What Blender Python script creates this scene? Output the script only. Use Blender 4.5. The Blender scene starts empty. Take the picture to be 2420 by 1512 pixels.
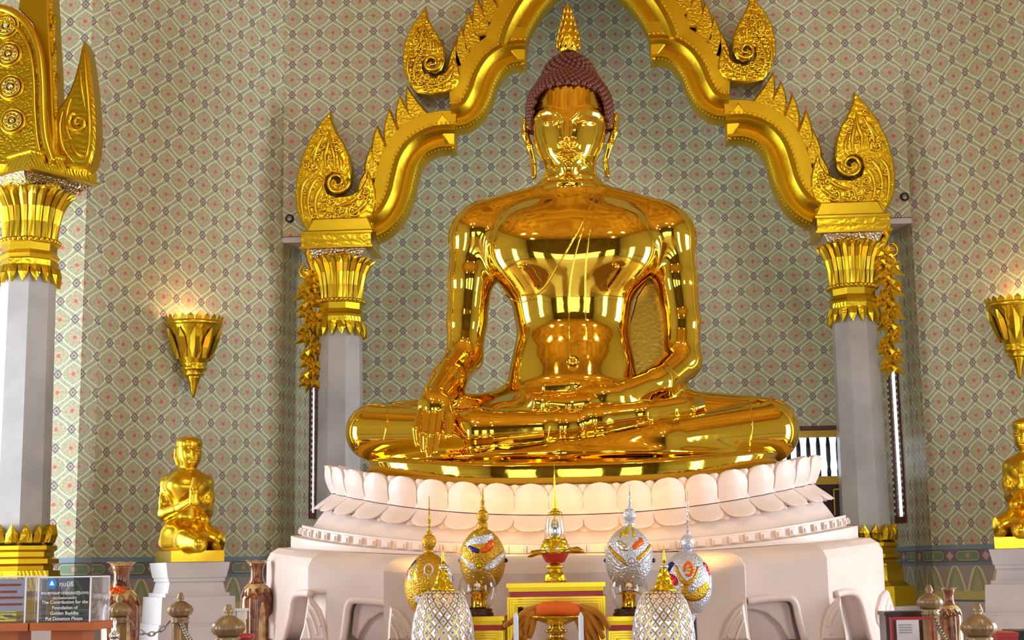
import bpy, bmesh, math, random
import numpy as np
from mathutils import Vector, Matrix, Euler

random.seed(7)
np.random.seed(7)
SC = bpy.context.scene
COL = SC.collection
PI = math.pi

# ------------------------------------------------------------------ camera
F = 3500.0
YAW, PITCH, ROLL = math.radians(3.9), math.radians(9.5), -0.016
CAM = Vector((0.0, 0.0, 1.55))
cd = bpy.data.cameras.new('camera')
cam = bpy.data.objects.new('camera', cd)
COL.objects.link(cam)
cd.sensor_width = 36.0
cd.lens = 36.0 * F / 2420.0
cd.clip_start, cd.clip_end = 0.05, 300
cam.location = CAM
RM = Matrix.Rotation(YAW, 3, 'Z') @ Matrix.Rotation(math.pi / 2 + PITCH, 3, 'X') @ Matrix.Rotation(ROLL, 3, 'Z')
cam.rotation_euler = RM.to_euler()
SC.camera = cam
FWD = RM @ Vector((0, 0, -1))

# ------------------------------------------------------------------ world, exposure
world = bpy.data.worlds.new('world')
SC.world = world
world.use_nodes = True
_bg = world.node_tree.nodes['Background']
_bg.inputs[0].default_value = (0.80, 0.89, 1.0, 1)
_bg.inputs[1].default_value = 2.2
SC.view_settings.view_transform = 'Standard'
SC.view_settings.look = 'None'
SC.view_settings.exposure = 0.12
SC.view_settings.gamma = 1.0
SC.view_settings.use_curve_mapping = False
SC.cycles.max_bounces, SC.cycles.diffuse_bounces, SC.cycles.glossy_bounces = 8, 3, 4
SC.cycles.transparent_max_bounces = 10


def area(name, loc, target, sx, sy, power, color):
    l = bpy.data.lights.new(name, 'AREA')
    l.shape = 'RECTANGLE'
    l.size, l.size_y, l.energy, l.color = sx, sy, power, color
    o = bpy.data.objects.new(name, l)
    COL.objects.link(o)
    o.location = loc
    o.rotation_euler = (Vector(target) - Vector(loc)).to_track_quat('-Z', 'Y').to_euler()
    return o


HX = 6.6          # half width of the hall
DAY = (0.86, 0.93, 1.0)
# daylight standing in the tall side openings and in the three entrance doors behind the viewer
for sx in (-1, 1):
    for yy in (2.4, 8.7):
        area('daylight_opening', (sx * (HX + 0.02), yy, 2.25), (0, yy, 2.25), 2.0, 3.7, (285 if sx < 0 else 340) if yy > 5 else 200, DAY)
for xx in (-3.6, 0.0, 3.6):
    area('daylight_door', (xx, -5.98, 2.1), (xx, 0, 2.1), 2.2, 3.9, 28, DAY)

WARM = (1.0, 0.80, 0.52)
LAMPS = []


def spot(name, loc, target, power, size, color, blend=0.6, r=0.06):
    l = bpy.data.lights.new(name, 'SPOT')
    l.energy, l.spot_size, l.spot_blend, l.color, l.shadow_soft_size = power, math.radians(size), blend, color, r
    o = bpy.data.objects.new(name, l)
    COL.objects.link(o)
    o.location = loc
    o.rotation_euler = (Vector(target) - Vector(loc)).to_track_quat('-Z', 'Y').to_euler()
    LAMPS.append((Vector(loc), Vector(target)))
    return o


# warm ceiling lamps of the hall and two spotlights on the statue (their housings are built further down)
for xx in (-2.5, 2.2):
    for yy in (2.0, 6.0):
        l_ = bpy.data.lights.new('chandelier_light', 'POINT')
        l_.energy, l_.color, l_.shadow_soft_size = 80, (1.0, 0.96, 0.84), 0.16
        o_ = bpy.data.objects.new('chandelier_light', l_)
        COL.objects.link(o_)
        o_.location = (xx, yy, 6.4)
for xx in (-1.75, 1.25):
    spot('statue_spot', (xx, 4.2, 7.4), (-0.28, 10.0, 3.6), 95, 46, WARM, r=0.16)
# low warm floodlights behind the altar that wash the throne
for xx, yy, zz in ((-0.755, 7.93, 1.64), (0.06, 7.93, 1.64), (-0.975, 7.76, 1.60), (0.39, 7.76, 1.60)):
    spot('altar_flood', (xx, yy, zz), (xx + (0.1 if abs(xx + 0.35) < 0.45 else 0.28) * (1 if xx < -0.35 else -1) * (1 if abs(xx + 0.35) < 0.45 else -1), yy + 0.85, zz + 0.29), 26 if abs(xx + 0.35) < 0.45 else 15, 74, (1.0, 0.58, 0.15), blend=1.0, r=0.03)

# ------------------------------------------------------------------ pixel -> place


def ray(px, py):
    return RM @ Vector(((px - 1210.0) / F, -(py - 756.0) / F, -1.0))


def P(px, py, Y):
    d = ray(px, py)
    return CAM + d * ((Y - CAM.y) / d.y)


def PX(px, py, X):
    d = ray(px, py)
    return CAM + d * ((X - CAM.x) / d.x)


def Pplane(px, py, p0, n):
    d = ray(px, py)
    return CAM + d * ((Vector(p0) - CAM).dot(n) / d.dot(n))


def KS(pt):
    return (pt - CAM).dot(FWD) / F      # metres per photo pixel at that place


# ------------------------------------------------------------------ materials
M = {}


def nt_new(name):
    m = bpy.data.materials.new(name)
    m.use_nodes = True
    nt = m.node_tree
    b = nt.nodes['Principled BSDF']
    M[name] = m
    return m, nt, b


def srgb(r, g, b):
    def f(c):
        c /= 255.0
        return c / 12.92 if c <= 0.04045 else ((c + 0.055) / 1.055) ** 2.4
    return (f(r), f(g), f(b), 1.0)


def mat(name, col, rough=0.5, metal=0.0, bump=0.0, bscale=20.0, var=0.0, vscale=6.0, col2=None, kind='noise',
        spec=0.5, emit=None, estr=0.0, coat=0.0, bdist=0.01, trans=0.0, ior=1.45):
    m, nt, b = nt_new(name)
    N, L = nt.nodes, nt.links
    b.inputs['Base Color'].default_value = col
    b.inputs['Roughness'].default_value = rough
    b.inputs['Metallic'].default_value = metal
    b.inputs['Specular IOR Level'].default_value = spec
    b.inputs['Coat Weight'].default_value = coat
    b.inputs['Transmission Weight'].default_value = trans
    b.inputs['IOR'].default_value = ior
    if emit:
        b.inputs['Emission Color'].default_value = emit
        b.inputs['Emission Strength'].default_value = estr
    tc = N.new('ShaderNodeTexCoord')
    if col2 is not None:
        nz = N.new('ShaderNodeTexNoise')
        nz.inputs['Scale'].default_value = vscale
        nz.inputs['Detail'].default_value = 6
        mx = N.new('ShaderNodeMix')
        mx.data_type = 'RGBA'
        mr = N.new('ShaderNodeMapRange')
        mr.inputs[1].default_value, mr.inputs[2].default_value = 0.35, 0.7
        L.new(tc.outputs['Object'], nz.inputs['Vector'])
        L.new(nz.outputs['Fac'], mr.inputs[0])
        L.new(mr.outputs[0], mx.inputs[0])
        mx.inputs[6].default_value, mx.inputs[7].default_value = col, col2
        L.new(mx.outputs[2], b.inputs['Base Color'])
    if bump > 0:
        bp = N.new('ShaderNodeBump')
        bp.inputs['Strength'].default_value = bump
        bp.inputs['Distance'].default_value = bdist
        if kind == 'noise':
            t = N.new('ShaderNodeTexNoise')
            t.inputs['Detail'].default_value = 3
            out = t.outputs['Fac']
        elif kind == 'voronoi':
            t = N.new('ShaderNodeTexVoronoi')
            t.feature = 'SMOOTH_F1'
            out = t.outputs['Distance']
        else:
            t = N.new('ShaderNodeTexWave')
            t.wave_type = 'RINGS'
            t.inputs['Distortion'].default_value = 6.0
            t.inputs['Detail'].default_value = 2.0
            out = t.outputs['Fac']
        t.inputs['Scale'].default_value = bscale
        L.new(tc.outputs['Object'], t.inputs['Vector'])
        L.new(out, bp.inputs['Height'])
        L.new(bp.outputs[0], b.inputs['Normal'])
    return m


mat('gold_mirror', (0.86, 0.555, 0.055, 1), 0.05, 1.0, 0.10, 4.5, bdist=0.02)
mat('gold_gilt', (0.66, 0.435, 0.02, 1), 0.33, 1.0, 0.12, 30, bdist=0.01)
mat('gold_carved', (0.66, 0.435, 0.02, 1), 0.27, 1.0, 0.14, 16, kind='wave', bdist=0.01)
mat('gold_grain', (0.66, 0.435, 0.02, 1), 0.3, 1.0, 0.45, 60, kind='voronoi', bdist=0.012)
mat('gold_satin', (0.76, 0.50, 0.03, 1), 0.25, 1.0, 0.03, 20)
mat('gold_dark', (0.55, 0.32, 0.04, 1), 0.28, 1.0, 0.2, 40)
mat('gold_bead', (0.56, 0.30, 0.02, 1), 0.35, 0.7, 0.8, 130, kind='voronoi', bdist=0.006)
mat('silver_bead', (0.60, 0.61, 0.68, 1), 0.3, 0.6, 0.8, 130, kind='voronoi', bdist=0.006)
mat('silver', (0.82, 0.83, 0.86, 1), 0.2, 1.0)
mat('mirror_mosaic', (0.80, 0.74, 0.62, 1), 0.12, 1.0, 0.7, 55, kind='voronoi', bdist=0.01)
mat('hair', srgb(96, 44, 36), 0.32, 0.0, spec=0.6)
mat('marble_grey', srgb(180, 177, 178), 0.22, 0, 0.02, 8, col2=srgb(152, 149, 154), vscale=2.6)
mat('marble_ped', srgb(205, 200, 204), 0.4, 0, 0.06, 14, col2=srgb(186, 180, 186), vscale=3)
mat('marble_white', srgb(220, 200, 192), 0.45, 0, 0.05, 10, col2=srgb(212, 191, 182), vscale=3)
mat('wood_orange', srgb(186, 96, 32), 0.45, 0, 0.08, 30, col2=srgb(170, 82, 26), vscale=5)
mat('wood_dark', srgb(60, 22, 20), 0.3)
mat('lacquer_red', srgb(168, 38, 40), 0.35)
mat('black', srgb(22, 20, 22), 0.4)
mat('white_paint', srgb(235, 235, 238), 0.35)
mat('white_wax', srgb(240, 238, 240), 0.4)
mat('candle_blue', srgb(214, 216, 232), 0.4)
mat('cloth_orange', srgb(214, 92, 14), 0.8, 0, 0.15, 60)
mat('cloth_saffron', srgb(176, 108, 16), 0.8, 0, 0.3, 25)
mat('carpet_red', srgb(118, 78, 50), 0.9, 0, 0.2, 60)
mat('floor_stone', srgb(190, 168, 140), 0.18, 0, 0.02, 12, col2=srgb(168, 146, 120), vscale=2)
mat('entrance_panel', srgb(112, 96, 64), 0.5, 0, 0, col2=srgb(84, 66, 40), vscale=1.2)
mat('ceiling_cream', srgb(196, 150, 72), 0.5, 0, 0, col2=srgb(140, 88, 38), vscale=1.6)
mat('brass_post', srgb(158, 132, 98), 0.34, 0.45, 0.06, 40, col2=srgb(130, 104, 74), vscale=12)
mat('steel_chain', srgb(150, 140, 130), 0.35, 0.9)
mat('vase_brown', srgb(96, 46, 28), 0.14, 0, 0.1, 24, col2=srgb(158, 96, 52), vscale=26, coat=0.5)
mat('vase_cream', srgb(206, 176, 122), 0.18, 0, 0, col2=srgb(150, 96, 50), vscale=22, coat=0.5)
mat('jewel_red', srgb(196, 20, 34), 0.2, 0.3, 0.6, 120, kind='voronoi', bdist=0.006)
mat('jewel_blue', srgb(36, 34, 110), 0.2, 0.3, 0.6, 120, kind='voronoi', bdist=0.006)
mat('jewel_orange', srgb(230, 92, 10), 0.2, 0.3, 0.6, 120, kind='voronoi', bdist=0.006)
mat('jewel_yellow', srgb(206, 176, 12), 0.22, 0.5, 0.6, 120, kind='voronoi', bdist=0.006)
mat('jewel_white', srgb(214, 212, 222), 0.15, 0.4, 0.6, 120, kind='voronoi', bdist=0.006)
mat('paper_print', srgb(222, 216, 226), 0.6)
mat('print_red', srgb(206, 84, 40), 0.6)
mat('print_white', srgb(248, 248, 252), 0.5, emit=None)
mat('print_blue', srgb(30, 140, 220), 0.4)
mat('note_green', srgb(110, 160, 140), 0.6, 0, 0, col2=srgb(190, 205, 190), vscale=40)
mat('lens_dark', srgb(30, 36, 50), 0.1)
mat('window_frame_red', srgb(96, 44, 42), 0.4, 0, 0.5, 60)
mat('frame_gold', srgb(196, 160, 60), 0.35, 0.5)


def glass_mat(name, tint, rough=0.02):
    m, nt, b = nt_new(name)
    N, L = nt.nodes, nt.links
    tr = N.new('ShaderNodeBsdfTransparent')
    tr.inputs[0].default_value = tint
    gl = N.new('ShaderNodeBsdfGlossy')
    gl.inputs['Roughness'].default_value = rough
    lw = N.new('ShaderNodeLayerWeight')
    fr = N.new('ShaderNodeMapRange')
    pw = N.new('ShaderNodeMath')
    pw.operation = 'POWER'
    pw.inputs[1].default_value = 3.0
    L.new(lw.outputs['Facing'], pw.inputs[0])
    L.new(pw.outputs[0], fr.inputs[0])
    fr.inputs[3].default_value, fr.inputs[4].default_value = 0.05, 0.75
    mx = N.new('ShaderNodeMixShader')
    L.new(fr.outputs[0], mx.inputs[0])
    L.new(tr.outputs[0], mx.inputs[1])
    L.new(gl.outputs[0], mx.inputs[2])
    L.new(mx.outputs[0], N['Material Output'].inputs[0])
    return m


glass_mat('glass', (0.95, 0.96, 0.97, 1))
glass_mat('acrylic', (0.82, 0.84, 0.88, 1))


def wall_mat(name, ou, ov, z_band):
    """painted ogee lattice (flat print) on uv in metres; below z_band the painted dado bands"""
    m, nt, b = nt_new(name)
    N, L = nt.nodes, nt.links
    A, B = 0.232, 0.27

    def val(x):
        return x

    def op(o, *a, clamp=False):
        n = N.new('ShaderNodeMath')
        n.operation = o
        n.use_clamp = clamp
        for i, x in enumerate(a):
            if isinstance(x, (int, float)):
                n.inputs[i].default_value = x
            else:
                L.new(x, n.inputs[i])
        return n.outputs[0]

    def mix(f, c1, c2):
        n = N.new('ShaderNodeMix')
        n.data_type = 'RGBA'
        L.new(f, n.inputs[0])
        for i, c in ((6, c1), (7, c2)):
            if isinstance(c, tuple):
                n.inputs[i].default_value = c
            else:
                L.new(c, n.inputs[i])
        return n.outputs[2]

    def lt(x, t, soft=0.01):       # 1 where x < t
        n = N.new('ShaderNodeMapRange')
        n.inputs[1].default_value, n.inputs[2].default_value = t - soft, t + soft
        n.inputs[3].default_value, n.inputs[4].default_value = 1, 0
        if isinstance(x, (int, float)):
            n.inputs[0].default_value = x
        else:
            L.new(x, n.inputs[0])
        return n.outputs[0]
    uv = N.new('ShaderNodeUVMap')
    sp = N.new('ShaderNodeSeparateXYZ')
    L.new(uv.outputs[0], sp.inputs[0])
    U, V = sp.outputs[0], sp.outputs[1]
    x = op('PINGPONG', op('DIVIDE', op('SUBTRACT', U, ou), A), 0.5)     # 0 .. 0.5
    y = op('PINGPONG', op('DIVIDE', op('SUBTRACT', V, ov), B), 0.5)
    cosy = op('COSINE', op('MULTIPLY', y, 2 * PI))
    w1 = op('MULTIPLY', op('ADD', cosy, 1.0), 0.25)
    w2 = op('SUBTRACT', 0.5, y)
    w = op('ADD', op('ADD', op('MULTIPLY', w1, 0.85), op('MULTIPLY', w2, 0.15)), op('MULTIPLY', op('SINE', op('MULTIPLY', y, 4 * PI)), 0.016))
    Fd = op('ABSOLUTE', op('SUBTRACT', x, w))
    # speckled filling
    nz = N.new('ShaderNodeTexNoise')
    nz.inputs['Scale'].default_value = 55
    nz.inputs['Detail'].default_value = 3
    L.new(uv.outputs[0], nz.inputs['Vector'])
    nf = N.new('ShaderNodeMapRange')
    nf.inputs[1].default_value, nf.inputs[2].default_value = 0.38, 0.62
    L.new(nz.outputs['Fac'], nf.inputs[0])
    fill = mix(nf.outputs[0], srgb(156, 166, 128), srgb(190, 186, 160))
    band = mix(nf.outputs[0], srgb(150, 164, 140), srgb(180, 184, 162))
    cream = srgb(228, 224, 192)
    col = mix(lt(Fd, 0.155, 0.012), fill, cream)
    col = mix(lt(Fd, 0.088, 0.012), col, band)
    # dots at (0,0) and (.5,.5)
    def dist(cx, cy):
        dx = op('MULTIPLY', op('SUBTRACT', x, cx), A)
        dy = op('MULTIPLY', op('SUBTRACT', y, cy), B)
        return op('SQRT', op('ADD', op('MULTIPLY', dx, dx), op('MULTIPLY', dy, dy)))
    dd = op('MINIMUM', dist(0, 0), dist(0.5, 0.5))
    col = mix(lt(dd, 0.05, 0.02), col, mix(nf.outputs[0], srgb(172, 162, 132), srgb(196, 184, 166)))
    col = mix(lt(dd, 0.0145, 0.003), col, srgb(206, 108, 88))
    # little dark bud near the tip
    # diamonds at (.5,0) and (0,.5)
    def man(cx, cy):
        dx = op('ABSOLUTE', op('MULTIPLY', op('SUBTRACT', x, cx), A))
        dy = op('ABSOLUTE', op('MULTIPLY', op('SUBTRACT', y, cy), B))
        return op('ADD', dx, dy)
    dm = op('MINIMUM', man(0.5, 0), man(0, 0.5))
    col = mix(lt(dm, 0.036, 0.002), col, srgb(100, 92, 96))
    col = mix(lt(dm, 0.025, 0.002), col, srgb(190, 172, 168))
    col = mix(lt(dm, 0.013, 0.002), col, srgb(134, 118, 122))
    if z_band is not None:
        q = op('SUBTRACT', z_band, V)        # distance below the top of the band
        # frieze of upright ogees
        xb = op('PINGPONG', op('DIVIDE', U, 0.21), 0.5)
        fr_h = op('SUBTRACT', q, 0.16)
        tq = op('MAXIMUM', op('DIVIDE', fr_h, 0.19), 0.0)
        lw_ = op('MULTIPLY', op('POWER', tq, 0.55), 0.44)
        og = op('SUBTRACT', xb, lw_)
        inner = mix(lt(op('ABSOLUTE', og), 0.20, 0.03), srgb(172, 176, 148), srgb(150, 164, 138))
        fz = mix(lt(og, 0.0, 0.004), srgb(168, 156, 160), inner)
        fz = mix(lt(op('ABSOLUTE', og), 0.05, 0.012), fz, srgb(216, 210, 182))
        low = mix(lt(q, 0.35, 0.002), srgb(206, 194, 130), fz)
        low = mix(lt(q, 0.415, 0.002), srgb(96, 122, 150), low)
        low = mix(lt(q, 0.43, 0.002), srgb(202, 198, 200), low)
        # medallion band
        um = op('PINGPONG', op('DIVIDE', U, 0.34), 0.5)
        mdx = op('MAXIMUM', op('SUBTRACT', op('MULTIPLY', um, 0.34), 0.075), 0.0)
        mdy = op('SUBTRACT', q, 0.085)
        md = op('SQRT', op('ADD', op('MULTIPLY', mdx, mdx), op('MULTIPLY', mdy, mdy)))
        mb = mix(lt(md, 0.045, 0.002), srgb(128, 110, 122), srgb(66, 82, 78))
        mb = mix(lt(md, 0.039, 0.002), mb, srgb(164, 172, 140))
        mb = mix(lt(md, 0.030, 0.002), mb, srgb(120, 142, 124))
        dctr = op('SQRT', op('ADD', op('POWER', op('MULTIPLY', um, 0.34), 2.0), op('MULTIPLY', mdy, mdy)))
        mb = mix(lt(dctr, 0.018, 0.003), mb, srgb(196, 150, 150))
        dia = op('ADD', op('MULTIPLY', op('SUBTRACT', 0.5, um), 0.34), op('ABSOLUTE', mdy))
        mb = mix(lt(dia, 0.036, 0.003), mb, srgb(196, 172, 190))
        low = mix(lt(q, 0.16, 0.002), low, srgb(118, 142, 166))
        low = mix(lt(q, 0.135, 0.002), low, mb)
        low = mix(lt(q, 0.035, 0.002), low, srgb(122, 148, 172))
        col = mix(lt(op('MULTIPLY', q, -1.0), 0.0, 0.001), col, low)
    L.new(col, b.inputs['Base Color'])
    b.inputs['Roughness'].default_value = 0.33
    b.inputs['Specular IOR Level'].default_value = 0.45
    return m


# ------------------------------------------------------------------ object helpers
def link(name, me, m=None, parent=None, smooth=False):
    o = bpy.data.objects.new(name, me)
    COL.objects.link(o)
    if m is not None:
        if not me.materials:
            me.materials.append(M[m] if isinstance(m, str) else m)
    if parent is not None:
        o.parent = parent
        o.matrix_parent_inverse = Matrix.Translation(-parent.location) if parent.rotation_euler == Euler((0, 0, 0)) and parent.scale == Vector((1, 1, 1)) else parent.matrix_world.inverted()
    if smooth:
        me.polygons.foreach_set('use_smooth', [True] * len(me.polygons))
    return o


def mesh(name, verts, faces, m=None, parent=None, smooth=False, origin=None):
    me = bpy.data.meshes.new(name)
    if origin is not None:
        ox, oy, oz = origin
        verts = [(v[0] - ox, v[1] - oy, v[2] - oz) for v in verts]
    me.from_pydata([tuple(v) for v in verts], [], faces)
    me.update()
    o = link(name, me, m, parent, smooth)
    if origin is not None:
        o.location = origin
    return o


def empty(name, loc, label=None, cat=None, group=None):
    o = bpy.data.objects.new(name, None)
    COL.objects.link(o)
    o.location = loc
    bpy.context.view_layer.update()
    if label:
        tag(o, label, cat, group)
    return o


def tag(o, label=None, cat=None, group=None, kind=None):
    if label:
        o['label'] = label
    if cat:
        o['category'] = cat
    if group:
        o['group'] = group
    if kind:
        o['kind'] = kind
    return o


def smooth_angle(o, ang=40):
    me = o.data
    me.polygons.foreach_set('use_smooth', [True] * len(me.polygons))
    me.set_sharp_from_angle(angle=math.radians(ang))
    return o


class MB:
    """collects verts and faces of one mesh (world coordinates)"""

    def __init__(self):
        self.v, self.f = [], []

    def add(self, verts, faces):
        k = len(self.v)
        self.v += [tuple(x) for x in verts]
        self.f += [tuple(i + k for i in fc) for fc in faces]
        return self

    def box(self, c, s, rz=0.0):
        cx, cy, cz = c
        hx, hy, hz = s[0] / 2, s[1] / 2, s[2] / 2
        ca, sa = math.cos(rz), math.sin(rz)
        vs = []
        for dz in (-hz, hz):
            for dx, dy in ((-hx, -hy), (hx, -hy), (hx, hy), (-hx, hy)):
                vs.append((cx + dx * ca - dy * sa, cy + dx * sa + dy * ca, cz + dz))
        return self.add(vs, [(3, 2, 1, 0), (4, 5, 6, 7), (0, 1, 5, 4), (1, 2, 6, 5), (2, 3, 7, 6), (3, 0, 4, 7)])

    def tube(self, pts, rad, seg=8, cap=True):
        pts = [Vector(p) for p in pts]
        if isinstance(rad, (int, float)):
            rad = [rad] * len(pts)
        n = len(pts)
        vs, fs = [], []
        up = Vector((0.13, -0.9, 0.37))
        for i in range(n):
            t = (pts[min(i + 1, n - 1)] - pts[max(i - 1, 0)])
            if t.length < 1e-9:
                t = Vector((0, 0, 1))
            t.normalize()
            a = t.cross(up)
            if a.length < 1e-4:
                a = t.cross(Vector((1, 0, 0)))
            a.normalize()
            b = t.cross(a)
            for j in range(seg):
                an = 2 * PI * j / seg
                vs.append(pts[i] + (a * math.cos(an) + b * math.sin(an)) * rad[i])
        for i in range(n - 1):
            for j in range(seg):
                j2 = (j + 1) % seg
                fs.append((i * seg + j, i * seg + j2, (i + 1) * seg + j2, (i + 1) * seg + j))
        if cap:
            fs.append(tuple(range(seg))[::-1])
            fs.append(tuple((n - 1) * seg + j for j in range(seg)))
        return self.add(vs, fs)

    def lathe(self, c, prof, seg=24, sx=1.0, sy=1.0, rot=0.0, cap=True):
        """prof: (r, z) list, z relative to c; seg may be 8 for an octagon"""
        cx, cy, cz = c
        vs, fs = [], []
        for r, z in prof:
            for j in range(seg):
                an = 2 * PI * j / seg + rot
                vs.append((cx + r * sx * math.cos(an), cy + r * sy * math.sin(an), cz + z))
        n = len(prof)
        for i in range(n - 1):
            for j in range(seg):
                j2 = (j + 1) % seg
                fs.append((i * seg + j, i * seg + j2, (i + 1) * seg + j2, (i + 1) * seg + j))
        if cap:
            fs.append(tuple(range(seg))[::-1])
            fs.append(tuple((n - 1) * seg + j for j in range(seg)))
        return self.add(vs, fs)

    def sphere(self, c, r, seg=8, rings=6, sz=None):
        prof = []
        rz = r if sz is None else sz
        for i in range(rings + 1):
            a = PI * i / rings
            prof.append((max(r * math.sin(a), 1e-4), -rz * math.cos(a)))
        return self.lathe(c, prof, seg)

    def prism(self, poly, y0, y1, bev=0.0):
        """poly: (x,z) outline (counter-clockwise seen from -y), extruded from y0 (front) to y1 (back); bev insets the front rim"""
        from mathutils.geometry import tessellate_polygon
        n = len(poly)
        ring = [(x, y1, z) for x, z in poly] + [(x, y0 + bev, z) for x, z in poly]
        if bev > 0:
            ring += [(x, y0, z) for x, z in inset(poly, bev)]
        k = len(ring) // n
        fs = []
        for a in range(k - 1):
            for i in range(n):
                j = (i + 1) % n
                fs.append((a * n + i, a * n + j, (a + 1) * n + j, (a + 1) * n + i))
        tri = tessellate_polygon([[Vector((x, z, 0)) for x, z in (inset(poly, bev) if bev > 0 else poly)]])
        top = (k - 1) * n
        for t in tri:
            fs.append(tuple(top + i for i in t))
            fs.append(tuple(i for i in t[::-1]))
        return self.add(ring, fs)

    def build(self, name, m=None, parent=None, smooth=False, origin=None, fix=True):
        o = mesh(name, self.v, self.f, m, parent, smooth, origin)
        if fix:
            bm = bmesh.new()
            bm.from_mesh(o.data)
            bmesh.ops.recalc_face_normals(bm, faces=bm.faces)
            bm.to_mesh(o.data)
            bm.free()
        return o


def inset(poly, d):
    n = len(poly)
    area2 = sum(poly[i][0] * poly[(i + 1) % n][1] - poly[(i + 1) % n][0] * poly[i][1] for i in range(n))
    s = 1 if area2 > 0 else -1
    out = []
    for i in range(n):
        p0, p1, p2 = Vector(poly[i - 1]), Vector(poly[i]), Vector(poly[(i + 1) % n])
        e1, e2 = (p1 - p0), (p2 - p1)
        if e1.length < 1e-9 or e2.length < 1e-9:
            out.append(tuple(p1))
            continue
        e1.normalize()
        e2.normalize()
        n1, n2 = Vector((-e1.y, e1.x)) * s, Vector((-e2.y, e2.x)) * s
        b = n1 + n2
        if b.length < 1e-6:
            b = n1
        b.normalize()
        c = max(0.5, b.dot(n1))
        out.append(tuple(p1 + b * (d / c)))
    return out


def spline(pts, n=8, closed=False):
    """Catmull-Rom through points of any dimension"""
    pts = [np.array(p, float) for p in pts]
    m = len(pts)
    out = []
    rng = range(m if closed else m - 1)
    for i in rng:
        if closed:
            p0, p1, p2, p3 = pts[(i - 1) % m], pts[i], pts[(i + 1) % m], pts[(i + 2) % m]
        else:
            p0, p1, p2, p3 = pts[max(i - 1, 0)], pts[i], pts[i + 1], pts[min(i + 2, m - 1)]
        for k in range(n):
            t = k / n
            out.append(0.5 * ((2 * p1) + (-p0 + p2) * t + (2 * p0 - 5 * p1 + 4 * p2 - p3) * t * t + (-p0 + 3 * p1 - 3 * p2 + p3) * t ** 3))
    if not closed:
        out.append(pts[-1])
    return out


def dup(root, loc=None, label=None, group=None):
    """copy a thing with its parts and sub-parts"""
    r = root.copy()
    COL.objects.link(r)
    if loc is not None:
        r.location = loc
    if label:
        r['label'] = label
    if group:
        r['group'] = group
    for ch in list(root.children):
        c = ch.copy()
        COL.objects.link(c)
        c.parent = r
        for g in ch.children:
            d = g.copy()
            COL.objects.link(d)
            d.parent = c
    return r
# ================================================================== the room
X0 = -0.135                   # axis of the hall
YF, YA = 11.9, 13.0           # front wall plane, back wall of the alcove
EX = 2.58                    # half width of the alcove
A38 = math.radians(38)
CEIL = 8.2


def wall_strip(name, p0, p1, z0, z1, m, off=None, kind='structure', holes=None, T=0.16):
    """upright wall from p0 to p1 (plan), uv in metres along the wall; holes: list of (s0,s1,za,zb)"""
    p0, p1 = Vector((p0[0], p0[1])), Vector((p1[0], p1[1]))
    Ln = (p1 - p0).length
    d = (p1 - p0) / Ln
    nrm = Vector((-d.y, d.x))
    ss = sorted({0.0, Ln} | {h for hl in (holes or []) for h in hl[:2]})
    zs = sorted({z0, z1} | {h for hl in (holes or []) for h in hl[2:]})
    vs, fs, uvs = [], [], []
    for i in range(len(ss) - 1):
        for j in range(len(zs) - 1):
            sm, zm = (ss[i] + ss[i + 1]) / 2, (zs[j] + zs[j + 1]) / 2
            if any(h[0] < sm < h[1] and h[2] < zm < h[3] for h in (holes or [])):
                continue
            k = len(vs)
            quad = [(ss[i], zs[j]), (ss[i + 1], zs[j]), (ss[i + 1], zs[j + 1]), (ss[i], zs[j + 1])]
            for back in (0, 1):
                for s, z in quad:
                    q = p0 + d * s + nrm * (T * back)
                    vs.append((q.x, q.y, z))
                    uvs.append((s, z))
            fs += [(k, k + 1, k + 2, k + 3), (k + 7, k + 6, k + 5, k + 4)]
            for a in range(4):
                b2 = (a + 1) % 4
                fs.append((k + b2, k + a, k + 4 + a, k + 4 + b2))
    o = mesh(name, vs, fs, m)
    lay = o.data.uv_layers.new(name='UVMap')
    for lp in o.data.loops:
        lay.data[lp.index].uv = uvs[lp.vertex_index]
    tag(o, kind=kind)
    return o


def uv_on(p0, p1, px, py):
    p0v, p1v = Vector((p0[0], p0[1], 0)), Vector((p1[0], p1[1], 0))
    d = (p1v - p0v).normalized()
    n = Vector((-d.y, d.x, 0))
    q = Pplane(px, py, p0v, n)
    return (q - p0v).dot(d), q.z


EL, ER = (X0 - EX, YF), (X0 + EX, YF)
TW = 1.72
CL = (EL[0] - TW * math.sin(A38), EL[1] - TW * math.cos(A38))
CR = (ER[0] + TW * math.sin(A38), ER[1] - TW * math.cos(A38))
ZB = uv_on(CL, EL, 330, 1316)[1]           # top of the painted dado


def wmat(name, p0, p1, px, py, band=True):
    u, v = uv_on(p0, p1, px, py)
    return wall_mat(name, u, v, ZB if band else None)


# alcove back wall, with the low grille window on its right
pa, pb = (X0 - EX + 0.17, YA), (X0 + EX - 0.17, YA)
g0, gz1 = uv_on(pa, pb, 1846, 1022)
g1, _ = uv_on(pa, pb, 2010, 1022)
gz0 = uv_on(pa, pb, 1950, 1127)[1]
m_ = wmat('paint_alcove', pa, pb, 1690.4, 726.2)
wall_strip('wall_back', pa, pb, 0, CEIL, m_, holes=[(g0, g1, gz0, gz1)])
# splayed walls left and right of the alcove
m_l = wmat('paint_left', CL, EL, 255.8, 938.3)
m_r = wmat('paint_right', ER, CR, 2254.9, 1069.4)
wall_strip('wall_left', CL, EL, 0, CEIL, m_l)
wall_strip('wall_right', ER, CR, 0, CEIL, m_r)
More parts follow.
